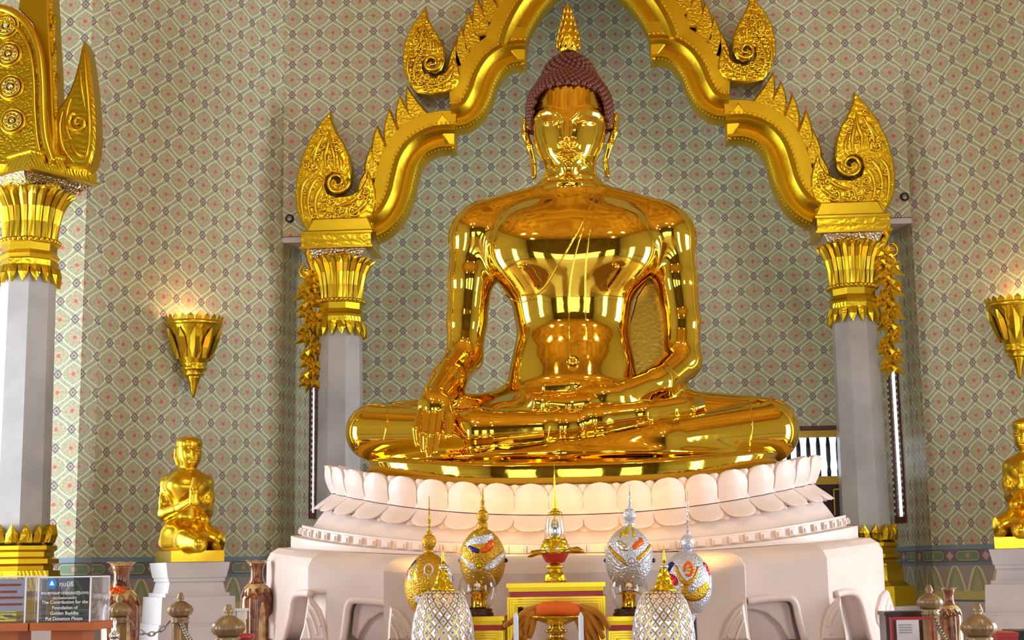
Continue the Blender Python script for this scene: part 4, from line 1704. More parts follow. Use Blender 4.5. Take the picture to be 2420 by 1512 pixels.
def band(rows, name, m, parent=throne, n=120, a0=PI * 0.86, a1=PI * 2.14):
    """rows: (half width, half depth, z at centre, rise)"""
    vs, fs = [], []
    for hw, hd, z, rs in rows:
        for x, y in plan(hw, hd, n=n, a0=a0, a1=a1):
            vs.append((x, y, z + rise(x, rs)))
    N_ = n + 1
    for i in range(len(rows) - 1):
        for j in range(n):
            fs.append((i * N_ + j, i * N_ + j + 1, (i + 1) * N_ + j + 1, (i + 1) * N_ + j))
    # back face and caps close the body
    k = len(rows)
    fs.append(tuple(i * N_ for i in range(k)) + tuple(i * N_ + n for i in range(k))[::-1])
    fs.append(tuple(range(N_))[::-1])
    fs.append(tuple((k - 1) * N_ + j for j in range(N_)))
    o = MB().add(vs, fs).build(name, m, parent)
    smooth_angle(o, 30)
    return o


YFR = YT - 1.25


def ZC(py, Y=YFR):
    return P(1350, py, Y).z


z_top, z_mid, z_low = ZC(1143), ZC(1216), ZC(1256)
RS_T, RS_M, RS_L, RS_P = 0.30, 0.24, 0.20, 0.11
HWT = 1.64
# drum behind the petals
band([(HWT - 0.10, 1.13, z_low - 0.02, RS_L), (HWT - 0.10, 1.13, z_mid - 0.02, RS_M), (HWT - 0.16, 1.07, z_mid, RS_M), (HWT - 0.10, 1.12, z_top - 0.03, RS_T), (HWT - 0.17, 1.06, z_top - 0.04, RS_T), (HWT - 0.19, 1.04, cz0 - 0.006, 0.0)], 'drum', 'marble_white')


def petal_mesh(name, w, h, flare, belly, ridge, down):
    """upright (or hanging) lotus petal; x across, z up from 0, outward is -y; a ridge down the middle"""
    NU, NV = 10, 14
    vs, fs = [], []
    for back in (0, 1):
        for j in range(NV + 1):
            ph = max(0.0, (j - 4) / (NV - 4)) * PI / 2
            t = 0.5 * j / 4 if j <= 4 else 0.5 + 0.5 * math.sin(ph)
            prof = max(math.cos(ph) ** 0.85, 0.03)
            base = 0.95 + 0.05 * math.sin(PI * min(t / 0.6, 1.0) / 2)
            y = -(flare * t ** 2.2 + belly * math.sin(PI * min(t * 1.1, 1.0))) if not down else -(flare * t ** 1.3 + belly * math.sin(PI * t))
            for i in range(NU + 1):
                u = 2 * i / NU - 1
                x = u * w / 2 * prof * base
                yy = y - ridge * (1 - abs(u) ** 1.3) * prof ** 1.5 + 0.012 * u * u + 0.03 * back
                vs.append((x, yy, (h * t) * (-1 if down else 1)))
    S = (NV + 1) * (NU + 1)
    for j in range(NV):
        for i in range(NU):
            a = j * (NU + 1) + i
            q = (a, a + 1, a + NU + 2, a + NU + 1)
            fs.append(q)
            fs.append(tuple(S + v for v in q[::-1]))
    rim = [j * (NU + 1) for j in range(NV + 1)] + [NV * (NU + 1) + i for i in range(1, NU + 1)] + [j * (NU + 1) + NU for j in range(NV - 1, -1, -1)]
    for a, b in zip(rim[:-1], rim[1:]):
        fs.append((a, b, S + b, S + a))
    me = bpy.data.meshes.new(name)
    me.from_pydata(vs, [], fs)
    bm = bmesh.new()
    bm.from_mesh(me)
    bmesh.ops.recalc_face_normals(bm, faces=bm.faces)
    bm.to_mesh(me)
    bm.free()
    me.polygons.foreach_set('use_smooth', [True] * len(me.polygons))
    me.set_sharp_from_angle(angle=math.radians(24))
    me.materials.append(M['marble_white'])
    return me


def along(hw, hd, n, off=0.0, e=2.5, a0=PI * 0.90, a1=PI * 2.10):
    """n evenly spaced stations on the plan: (x, y, outward angle)"""
    pts = plan(hw, hd, e, 600, a0, a1)
    d = [0.0]
    for a, b in zip(pts[:-1], pts[1:]):
        d.append(d[-1] + math.hypot(b[0] - a[0], b[1] - a[1]))
    L = d[-1]
    out = []
    for k in range(n):
        t = (k + 0.5 + off) / n * L
        if t > L:
            break
        i = int(np.searchsorted(d, t)) - 1
        i = max(0, min(i, len(pts) - 2))
        f = (t - d[i]) / (d[i + 1] - d[i] + 1e-9)
        x = pts[i][0] + f * (pts[i + 1][0] - pts[i][0])
        y = pts[i][1] + f * (pts[i + 1][1] - pts[i][1])
        tx, ty = pts[i + 1][0] - pts[i][0], pts[i + 1][1] - pts[i][1]
        out.append((x, y, math.atan2(ty, tx)))
    return out


def place(me, name, x, y, z, rz, tilt=0.0):
    o = bpy.data.objects.new(name, me)
    COL.objects.link(o)
    o.parent = throne
    o.matrix_parent_inverse = Matrix.Translation(-throne.location)
    o.location = (x, y, z)
    o.rotation_euler = (0, tilt, rz)
    return o


NPET = 27
L_tot = sum(math.hypot(b[0] - a[0], b[1] - a[1]) for a, b in zip(plan(HWT - 0.06, 1.18, 2.5, 600, PI * 0.90, PI * 2.10)[:-1], plan(HWT - 0.06, 1.18, 2.5, 600, PI * 0.90, PI * 2.10)[1:]))
pw = L_tot / NPET
pu_ = petal_mesh('upper_petal', pw * 1.0, z_top - z_mid, 0.055, 0.025, 0.013, False)
pi_ = petal_mesh('gap_petal', pw * 0.5, (z_top - z_mid) * 0.97, 0.045, 0.0, 0.012, False)
pl_ = petal_mesh('lower_petal', pw * 1.0, z_mid - z_low, 0.13, 0.012, 0.006, True)
pk_ = petal_mesh('lower_gap_petal', pw * 0.5, (z_mid - z_low) * 1.02, 0.10, 0.0, 0.008, True)


def slope(x, rs):
    return -math.atan(rs * 2.2 / 1.7 * abs((x - XT) / 1.7) ** 1.2) * (1 if x > XT else -1)


for k, (x, y, a) in enumerate(along(HWT - 0.06, 1.18, NPET)):
    front = max(0.0, math.cos(a))
    place(pu_, 'upper_petal', x, y, z_mid + rise(x, RS_M) + 0.005, a, slope(x, RS_M) * front)
    place(pl_, 'lower_petal', x, y, z_mid + rise(x, RS_M), a, slope(x, RS_M) * front)
for k, (x, y, a) in enumerate(along(HWT - 0.07, 1.17, NPET, 0.5)):
    front = max(0.0, math.cos(a))
    place(pi_, 'gap_petal', x, y, z_mid + rise(x, RS_M) + 0.005, a, slope(x, RS_M) * front)
    place(pk_, 'lower_gap_petal', x, y, z_mid + rise(x, RS_M), a, slope(x, RS_M) * front)

# mouldings below the petals
za, zb2, zc2, zd2 = ZC(1258, YFR - 0.1), ZC(1285, YFR - 0.12), ZC(1306, YFR - 0.14), ZC(1321, YFR - 0.18)
band([(HWT + 0.06, 1.30, zb2 - 0.02, 0.155), (HWT + 0.06, 1.30, zb2 + 0.0, 0.16), (HWT + 0.02, 1.26, za - 0.02, 0.185), (HWT - 0.02, 1.22, za + 0.03, 0.195)], 'plain_moulding', 'marble_white')
band([(HWT + 0.13, 1.36, zc2 - 0.02, 0.145), (HWT + 0.13, 1.36, zb2 - 0.002, 0.16), (HWT + 0.05, 1.30, zb2, 0.16)], 'dentil_band', 'marble_white')
bm_ = bpy.data.meshes.new('dentil')
q_ = MB().box((0, -0.006, 0), (0.062, 0.02, 0.04)).box((0, -0.018, -0.004), (0.036, 0.012, 0.026))
bm_.from_pydata(q_.v, [], q_.f)
bm_.materials.append(M['marble_white'])
for x, y, a in along(HWT + 0.132, 1.362, 58, a0=PI * 0.93, a1=PI * 2.07):
    place(bm_, 'dentil', x, y, (zb2 + zc2) / 2 - 0.006 + rise(x, 0.152), a, slope(x, 0.152) * max(0, math.cos(a)))
band([(HWT + 0.20, 1.42, zd2 - 0.05, 0.12), (HWT + 0.20, 1.42, zc2 - 0.012, 0.14), (HWT + 0.10, 1.34, zc2, 0.145)], 'thin_slab', 'marble_white')

# ---- plinth with lion legs: faces follow a stepped plan, profile rounded at the top and flaring at the floor
ZP = zd2
PLAN = [(-2.02, YT + 0.55), (-1.93, YT - 0.55), (-1.44, YT - 1.62), (-0.985, YT - 1.72), (-0.965, YT - 1.92), (0.965, YT - 1.92), (0.985, YT - 1.72), (1.44, YT - 1.62), (1.93, YT - 0.55), (2.02, YT + 0.55)]
PLAN = [(XT + x, y) for x, y in PLAN]


def plinth_body():
    prof = [(-0.40, 0.02), (-0.16, 0.015), (-0.07, 0.0), (-0.025, -0.03), (0.0, -0.075), (0.0, -0.30), (0.008, -0.42), (0.03, -0.55), (0.075, -0.72), (0.13, -0.86), (0.16, DZ - ZP)]
    n = len(PLAN)
    vs, fs = [], []
    # subdivide each face so the edge can follow the rise
    pts, seg = [], []
    for i in range(n - 1):
        a, b = Vector(PLAN[i]), Vector(PLAN[i + 1])
        m = 10 if (b - a).length > 0.3 else 1
        for k in range(m):
            pts.append(a + (b - a) * (k / m))
    pts.append(Vector(PLAN[-1]))
    N_ = len(pts)
    nr = []
    for i in range(N_):
        t1 = (pts[i] - pts[max(i - 1, 0)]) if i else (pts[1] - pts[0])
        t2 = (pts[min(i + 1, N_ - 1)] - pts[i]) if i < N_ - 1 else t1
        t1, t2 = t1.normalized(), t2.normalized()
        n1, n2 = Vector((t1.y, -t1.x)), Vector((t2.y, -t2.x))
        b = (n1 + n2)
        b.normalize()
        nr.append(b / max(0.45, b.dot(n1)))
    for d, z in prof:
        for i in range(N_):
            q = pts[i] + nr[i] * d
            f = max(0.0, min(1.0, 1 + z / 0.9))
            vs.append((q.x, q.y, ZP + z + rise(q.x, RS_P * f, 1.9)))
    m = len(prof)
    for i in range(m - 1):
        for j in range(N_ - 1):
            fs.append((i * N_ + j, (i + 1) * N_ + j, (i + 1) * N_ + j + 1, i * N_ + j + 1))
    fs.append(tuple(i * N_ for i in range(m)) + tuple(i * N_ + N_ - 1 for i in range(m))[::-1])
    fs.append(tuple(range(N_)))
    fs.append(tuple((m - 1) * N_ + j for j in range(N_)))
    o = MB().add(vs, fs).build('plinth', 'marble_white', throne)
    return o


PLINTH = plinth_body()
CUTTERS = []


def face_frame(i, s):
    """point on plan face i at fraction s, with its tangent and outward normal"""
    a, b = Vector(PLAN[i]), Vector(PLAN[i + 1])
    t = (b - a).normalized()
    return a + (b - a) * s, t, Vector((t.y, -t.x))


def on_face(i, pxy):
    a, b = Vector(PLAN[i]), Vector(PLAN[i + 1])
    t = (b - a).normalized()
    n = Vector((t.y, -t.x, 0))
    q = Pplane(pxy[0], pxy[1], (a.x, a.y, 0), n)
    return (Vector((q.x, q.y)) - a).dot(t), q.z


def face_shape(i, poly, d0, d1, name, m, bev=0.0):
    """extrude an outline drawn on plan face i from d0 to d1 outwards"""
    a, b = Vector(PLAN[i]), Vector(PLAN[i + 1])
    t = (b - a).normalized()
    n = Vector((t.y, -t.x))
    tmp = MB().prism(poly, -d1, -d0, bev)
    vs = [(a.x + t.x * s + n.x * (-y), a.y + t.y * s + n.y * (-y), z) for s, y, z in tmp.v]
    return MB().add(vs, tmp.f).build(name, m, throne)


# recessed panels with carved corner spandrels, traced per face
def niche(i, outer, arc, name_side):
    po = [on_face(i, c) for c in outer]
    cut = face_shape(i, po, -0.09, 0.30, 'niche_cutter', 'marble_white')
    CUTTERS.append(cut)
    # rolled rim along the top edge of the opening
    a, b = Vector(PLAN[i]), Vector(PLAN[i + 1])
    t = (b - a).normalized()
    n = Vector((t.y, -t.x))

    def w3(sz, d):
        return Vector((a.x + t.x * sz[0] + n.x * d, a.y + t.y * sz[0] + n.y * d, sz[1]))
    rim = spline([on_face(i, c) for c in outer[:-1]], 4)
    MB().tube([w3(c, 0.012) for c in rim], 0.020, 8).build('niche_rim', 'marble_white', throne, smooth=True)
    if arc:
        pa_ = [on_face(i, c) for c in arc]
        face_shape(i, pa_, -0.092, -0.045, 'carved_spandrel', 'marble_white', 0.006)
    return w3


# carved wing ornaments standing on the edges between faces


def wing(i, pts, depth, ribs, name='wing_ornament'):
    po = [on_face(i, c) for c in pts]
    o = face_shape(i, po, 0.0, depth, name, 'marble_white', 0.012)
    smooth_angle(o, 30)
    a, b = Vector(PLAN[i]), Vector(PLAN[i + 1])
    t = (b - a).normalized()
    n = Vector((t.y, -t.x))
    for rb in ribs:
        q = spline([on_face(i, c) for c in rb], 5)
        MB().tube([Vector((a.x + t.x * s + n.x * depth, a.y + t.y * s + n.y * depth, z)) for s, z in q], 0.008, 5).build('carved_rib', 'marble_white', o, smooth=True)


# left flank (face 2), right flank (face 6)
niche(2, [(812, 1512), (818, 1470), (822, 1440), (828, 1424), (842, 1418), (880, 1420), (922, 1424), (922, 1520)],
      [(822, 1500), (828, 1440), (834, 1426), (846, 1423), (918, 1427), (918, 1444), (890, 1448), (862, 1466), (842, 1496), (836, 1512)], 'l')
niche(6, [(1766, 1420), (1800, 1415), (1850, 1412), (1870, 1416), (1880, 1432), (1886, 1460), (1900, 1512), (1766, 1520)],
      [(1768, 1440), (1768, 1424), (1800, 1420), (1850, 1417), (1866, 1422), (1874, 1436), (1880, 1470), (1890, 1512), (1872, 1512), (1850, 1475), (1820, 1448), (1790, 1440)], 'r')
# end faces (1 and 7)
niche(1, [(676, 1512), (690, 1460), (696, 1420), (704, 1404), (722, 1401), (738, 1402), (738, 1520)], None, 'l')
niche(7, [(1970, 1405), (1990, 1400), (2012, 1400), (2024, 1412), (2034, 1440), (2052, 1512), (1970, 1520)], None, 'r')
for cut in CUTTERS:
    md = PLINTH.modifiers.new('niche', 'BOOLEAN')
    md.operation, md.solver, md.object = 'DIFFERENCE', 'EXACT', cut
bpy.context.view_layer.update()
_old = PLINTH.data
_new = bpy.data.meshes.new_from_object(PLINTH.evaluated_get(bpy.context.evaluated_depsgraph_get()))
PLINTH.modifiers.clear()
PLINTH.data = _new
for cut in CUTTERS:
    bpy.data.objects.remove(cut)
smooth_angle(PLINTH, 28)
for i, pts, ribs in (
        (1, [(633, 1405), (640, 1422), (646, 1450), (655, 1480), (656, 1512), (586, 1512), (600, 1490), (615, 1460), (624, 1430)], [[(634, 1430), (636, 1460), (628, 1490)], [(628, 1445), (626, 1475), (614, 1500)], [(642, 1460), (644, 1490), (636, 1508)]]),
        (2, [(733, 1408), (748, 1424), (760, 1440), (768, 1464), (776, 1512), (712, 1512), (722, 1480), (728, 1440)], [[(738, 1425), (752, 1445), (764, 1480)], [(734, 1440), (746, 1465), (756, 1500)], [(730, 1460), (736, 1485), (740, 1508)]]),
        (6, [(1983, 1410), (1970, 1420), (1955, 1436), (1944, 1462), (1936, 1512), (1996, 1512), (1990, 1470), (1986, 1440)], [[(1978, 1428), (1962, 1446), (1950, 1480)], [(1982, 1442), (1968, 1466), (1958, 1500)]]),
        (7, [(2088, 1394), (2076, 1408), (2066, 1440), (2066, 1470), (2084, 1512), (2130, 1512), (2108, 1460), (2096, 1420)], [[(2086, 1415), (2080, 1440), (2086, 1470)], [(2092, 1430), (2090, 1460), (2102, 1495)]]),
        (4, [(924, 1432), (942, 1440), (966, 1470), (982, 1512), (918, 1512), (920, 1470)], [[(930, 1450), (950, 1475), (964, 1505)], [(926, 1470), (938, 1490), (944, 1510)]]),
        (4, [(1757, 1425), (1738, 1440), (1715, 1475), (1702, 1512), (1770, 1512), (1764, 1470)], [[(1750, 1445), (1730, 1475), (1718, 1505)], [(1755, 1465), (1744, 1490), (1738, 1510)]])):
    wing(i, pts, 0.035, ribs)
# ================================================================== kneeling figures, their pedestals, sconces
YK = 9.95


def K(px, py, dy=0.0):
    return np.array(P(px, py, YK + dy))


RK = KS(Vector(K(450, 1180)))


def build_kneeler():
    s = Solid()
    R = lambda v: v * RK
    # torso turned towards the hall axis
    s.chain([K(440, 1138, 0.0), K(442, 1170, 0.0), K(440, 1205, 0.01), K(436, 1238, 0.03)], [R(37), R(36), R(29), R(33)], 0.05, 0.05)
    s.ell(K(428, 1148, -0.02), (R(40), 0.12, R(26)), 0.06)
    s.ell(K(462, 1150, 0.0), (R(34), 0.12, R(24)), 0.06)
    s.cone(K(432, 1128, 0.0), K(398, 1142, 0.02), R(16), R(19), 0.05)
    s.cone(K(450, 1128, 0.0), K(484, 1140, 0.05), R(16), R(17), 0.05)
    # neck and head
    s.cone(K(441, 1095, 0.0), K(440, 1130, 0.0), R(15), R(18), 0.03)
    s.ell(K(446, 1066, -0.005), (R(30), 0.095, R(33)), 0.02)
    s.ell(K(449, 1080, -0.03), (R(25), 0.07, R(28)), 0.03)
    s.ell(K(447, 1048, 0.0), (R(32), 0.10, R(18)), 0.015)
    s.cone(K(456, 1066, -0.098), K(457, 1081, -0.112), R(3), R(4.4), 0.012)
    for x_ in (446, 468):
        s.cone(K(x_ - 6, 1070, -0.088), K(x_ + 6, 1070, -0.09), R(2.6), R(2.6), 0.01)
        s.chain([K(x_ - 9, 1064, -0.085), K(x_, 1060, -0.092), K(x_ + 8, 1063, -0.088)], [R(1.8)] * 3, 0.01)
    s.cone(K(450, 1091, -0.092), K(463, 1091, -0.095), R(3), R(3), 0.01)
    s.chain([K(417, 1062, 0.03), K(415, 1080, 0.02), K(420, 1098, 0.02)], [R(6), R(5), R(4)], 0.012)
    # arms, forearms and joined hands
    s.chain([K(394, 1145, 0.0), K(388, 1180, -0.02), K(386, 1212, -0.05)], [R(20), R(17), R(15)], 0.03, 0.02)
    s.chain([K(386, 1213, -0.05), K(424, 1200, -0.16), K(452, 1184, -0.24)], [R(14.5), R(12), R(9)], 0.025, 0.01)
    s.chain([K(487, 1144, 0.05), K(491, 1178, 0.02), K(488, 1208, -0.02)], [R(17), R(15), R(14)], 0.03, 0.02)
    s.chain([K(488, 1208, -0.02), K(478, 1200, -0.14), K(464, 1186, -0.23)], [R(13), R(11), R(9)], 0.025, 0.01)
    for dx, d in ((-4, -0.255), (4, -0.24)):
        s.chain([K(457 + dx, 1188, d), K(459 + dx, 1160, d - 0.005), K(460 + dx * 0.5, 1129, d + 0.005)], [R(7), R(6.5), R(3)], 0.008, 0.01)
    # hips and folded legs
    s.ell(K(438, 1256, 0.04), (R(54), 0.17, R(32)), 0.05)
    s.chain([K(412, 1268, -0.02), K(444, 1276, -0.16), K(470, 1284, -0.26)], [R(34), R(27), R(19)], 0.03, 0.03)
    s.chain([K(455, 1262, 0.06), K(495, 1270, -0.04), K(520, 1276, -0.10)], [R(34), R(27), R(21)], 0.03, 0.03)
    s.chain([K(398, 1286, -0.05), K(440, 1290, -0.18), K(472, 1290, -0.26)], [R(18), R(15), R(13)], 0.03)
    s.chain([K(520, 1280, -0.10), K(470, 1290, 0.06), K(420, 1290, 0.12)], [R(18), R(15), R(13)], 0.03)
    s.ell(K(392, 1285, 0.08), (R(26), 0.12, R(17)), 0.05)
    # robe end hanging over the far arm
    s.chain([K(478, 1200, 0.03), K(486, 1232, -0.02), K(490, 1258, -0.04)], [R(12), R(10), R(7)], 0.03)
    return s


ks = build_kneeler()
kV, kQ, kN = sdf_to_mesh(ks, K(350, 1316, -0.42) - 0.05, K(550, 1020, 0.42) + 0.02, 0.0095)
zk = float(K(450, 1302)[2])
kb = Vector((float(K(447, 1310)[0]), YK, zk - 0.075))
kneel_l = empty('kneeling_statue', kb, 'gold kneeling statue with joined hands, left of the throne, under the left wall sconce', 'statue', 'kneeling disciple statues')
body_l = solid_object('body', kV, kQ, kN, 'gold_satin', kneel_l, kb)
ROTK = math.radians(32)
MB().box((kb.x, YK + 0.01, zk - 0.036), (0.36, 0.40, 0.074), ROTK).build('slab', 'gold_satin', kneel_l)
# hair band line
hb = trace_many(ks, [(418 + i * 6, 1056 - 3.2 * math.sin(PI * i / 10)) for i in range(11)], 8, 12)
MB().tube([Vector(q) for q in hb if not np.isnan(q[0])], 0.004, 5).build('hair_line', 'gold_satin', kneel_l, smooth=True)
sw = trace_many(ks, [tuple(c) for c in spline([(484, 1134), (462, 1160), (435, 1190), (404, 1196)], 5)], 8, 12)
MB().tube([Vector(q) for q in sw if not np.isnan(q[0])], 0.004, 5).build('robe_hem', 'gold_satin', kneel_l, smooth=True)
# mirrored twin on the right
kb2 = Vector((2 * X0 - kb.x + 0.07, YK, kb.z))
kneel_r = empty('kneeling_statue', kb2, 'gold kneeling statue with joined hands at the right edge of the picture', 'statue', 'kneeling disciple statues')
for ch in list(kneel_l.children):
    me = ch.data.copy()
    n = len(me.vertices)
    co = np.empty(n * 3, np.float32)
    me.vertices.foreach_get('co', co)
    co = co.reshape(-1, 3)
    mw = np.array(ch.location) - np.array(kb)
    co = co + mw * np.array([1, 1, 1], np.float32)
    co[:, 0] *= -1
    me.vertices.foreach_set('co', co.ravel())
    me.flip_normals()
    if ch.name.startswith('body'):
        nn = kN.copy()
        nn[:, 0] *= -1
        me.normals_split_custom_set_from_vertices([tuple(x) for x in nn])
    o = bpy.data.objects.new(ch.name.split('.')[0], me)
    COL.objects.link(o)
    o.parent = kneel_r
    # children of an unrotated empty: local coordinates


def pedestal(cx, cy, ztop, rot, label):
    t = empty('marble_pedestal', (cx, cy, DZ), label, 'pedestal', 'statue pedestals')
    rows = [  # name, z0, z1, size0, size1
        ('cornice', 0.0, -0.10, 0.60, 0.55), ('upper_fillet', -0.10, -0.125, 0.53, 0.53), ('neck', -0.125, -0.20, 0.50, 0.54), ('shoulder', -0.20, -0.225, 0.60, 0.60),
        ('block', -0.225, -0.40, 0.68, 0.70), ('lower_fillet', -0.40, -0.42, 0.74, 0.74), ('footing', -0.42, -0.56, 0.76, 0.76), ('step', -0.56, DZ - ztop, 0.78, 0.78)]
    sc = 0.72
    for nm, a, b, s0, s1 in rows:
        MB().lathe((cx, cy, ztop), [(s1 * sc / math.sqrt(2), b), (s0 * sc / math.sqrt(2), a)], 4, rot=PI / 4 + rot).build(nm, 'marble_ped', t)
    return t


pedestal(kb.x, YK + 0.01, kb.z - 0.001, ROTK, 'grey marble pedestal under the left kneeling statue')
pedestal(kb2.x, YK + 0.01, kb2.z - 0.001, -ROTK, 'grey marble pedestal under the right kneeling statue')


# ------------------------------------------------ wall sconces
def sconce(pw0, pw1, px, y_rim, y_tip, label):
    d = (Vector(pw1) - Vector(pw0)).normalized()
    n3 = Vector((d.y, -d.x, 0))
    c = Pplane(px, y_rim, (pw0[0], pw0[1], 0), n3) + n3 * 0.13
    k = KS(c)
    t = empty('wall_sconce', c, label, 'sconce', 'gilded wall sconces')
    H = (y_tip - y_rim) * k

    def pr(lst):
        return [(r * k, -z * k) for r, z in lst]
    bowl = MB().lathe(c, pr([(30, 100), (34, 90), (42, 70), (50, 45), (58, 22), (64, 8), (66, 0), (60, 0), (52, 22), (40, 60), (20, 80)]), 28, cap=False).build('bowl', 'gold_carved', t, smooth=True)
    MB().lathe(c, pr([(60, 12), (66, 9), (67, 4), (66, 0), (60, 0)]), 28, cap=False).build('rim', 'gold_satin', t, smooth=True)
    MB().lathe(c, pr([(20, 128), (26, 124), (22, 118), (30, 114), (32, 108), (26, 104), (33, 99), (28, 95)]), 24).build('neck_rings', 'gold_satin', t, smooth=True)
    MB().lathe(c, pr([(1.5, y_tip - y_rim), (5, 170), (9, 150), (16, 132), (18, 126)]), 20).build('drop', 'gold_carved', t, smooth=True)
    for i in range(22):
        a = 2 * PI * i / 22
        q = lambda da, rr, z: Vector((c.x + math.cos(a + da) * rr * k, c.y + math.sin(a + da) * rr * k, c.z + z * k))
        w = 0.13
        MB().add([q(-w, 65, 0), q(w, 65, 0), q(w * 0.9, 67, 8), q(0, 69, 15), q(-w * 0.9, 67, 8), q(-w, 62, 0), q(w, 62, 0), q(0, 65, 14)],
                 [(0, 1, 2, 4), (4, 2, 3), (5, 7, 6), (1, 6, 7, 3, 2), (5, 0, 4, 3, 7), (0, 5, 6, 1)]).build('crown_leaf', 'gold_satin', t)
    for i in range(10):
        a = 2 * PI * i / 10
        m = MB()
        garl = []
        for (rr, z, ww) in ((36, -88, 0.14), (46, -64, 0.24), (55, -40, 0.20), (61, -18, 0.02)):
            garl.append((rr + 1.5, z, ww))
        vs, fs = [], []
        for j, (rr, z, ww) in enumerate(garl):
            for da, b in ((-ww, 0), (0, 5), (ww, 0)):
                vs.append((c.x + math.cos(a + da) * (rr + b) * k, c.y + math.sin(a + da) * (rr + b) * k, c.z + z * k))
            if j:
                k0 = 3 * (j - 1)
                fs += [(k0, k0 + 1, k0 + 4, k0 + 3), (k0 + 1, k0 + 2, k0 + 5, k0 + 4)]
        m.add(vs, fs).build('bowl_leaf', 'gold_satin', bowl, fix=False)
    # bracket to the wall
    MB().box(c - n3 * 0.06 + Vector((0, 0, -110 * k)), (0.05, 0.12, 0.08), math.atan2(n3.y, n3.x) + PI / 2).build('bracket', 'gold_satin', t)
    # lamp inside
    l = bpy.data.lights.new('sconce_bulb', 'POINT')
    l.energy, l.color, l.shadow_soft_size = 5.0, (1.0, 0.62, 0.28), 0.05
    lo = bpy.data.objects.new('sconce_bulb', l)
    COL.objects.link(lo)
    lo.location = c + Vector((0, 0, -0.03))
    return t


sconce(CL, EL, 436, 768, 946, 'gilded flame-cup wall sconce above the left kneeling statue')
sconce(ER, CR, 2424, 722, 900, 'gilded flame-cup wall sconce above the right kneeling statue')

# ------------------------------------------------ small round wall cameras
for px, py, lab in ((685, 517, 'small round black camera on the wall beside the left gable foot'), (2137, 466, 'small round black camera on the wall beside the right gable foot')):
    c = P(px, py, YF)
    t = empty('wall_camera', (c.x, YF, c.z), lab, 'camera')
    ringp = [(c.x + 0.026 * math.cos(a), YF - 0.016, c.z + 0.026 * math.sin(a)) for a in np.linspace(0, 2 * PI, 21)]
    m = MB()
    m.tube(ringp, 0.010, 6, cap=False)
    m.build('housing', 'black', t, smooth=True)
    vs = [(x - c.x, -(y - YF), 0) for x, y, z in ringp]
    MB().add([(c.x + 0.024 * math.cos(a), YF - 0.002 - 0.02 * (1 - abs(0)), c.z + 0.024 * math.sin(a)) for a in np.linspace(0, 2 * PI, 17)[:-1]] + [(c.x, YF - 0.03, c.z)] + [(c.x + 0.024 * math.cos(a), YF + 0.0, c.z + 0.024 * math.sin(a)) for a in np.linspace(0, 2 * PI, 17)[:-1]],
             [(i, (i + 1) % 16, 16) for i in range(16)] + [(i, 17 + i, 17 + (i + 1) % 16, (i + 1) % 16) for i in range(16)]).build('lens', 'steel_chain', t)
# ================================================================== altar in front of the throne
YB = 7.3


def Q(px, py, Y=YB):
    return P(px, py, Y)


KB = KS(Q(1312, 1400))


def lathe_px(name, cx, y_top_ref, Y, prof, m, parent, seg=24, smooth=True, k=None):
    """prof: (radius px, y px) pairs in the photo at depth Y around column cx"""
    vs = []
    c = Q(cx, prof[0][1], Y)
    pts = [(r * KS(c), Q(cx, y, Y).z - c.z) for r, y in prof]
    return MB().lathe((c.x, Y, c.z), pts, seg).build(name, m, parent, smooth=smooth)


def fret(mb, x, z, s, y, th=0.012):
    """one square meander of the gilded table apron"""
    pts = [(-1, -1), (-1, 1), (1, 1), (1, -0.6), (-0.35, -0.6), (-0.35, 0.35), (0.35, 0.35)]
    for (a, b), (c, d) in zip(pts[:-1], pts[1:]):
        mb.box((x + (a + c) / 2 * s, y, z + (b + d) / 2 * s), (abs(c - a) * s + th, 0.012, abs(d - b) * s + th))


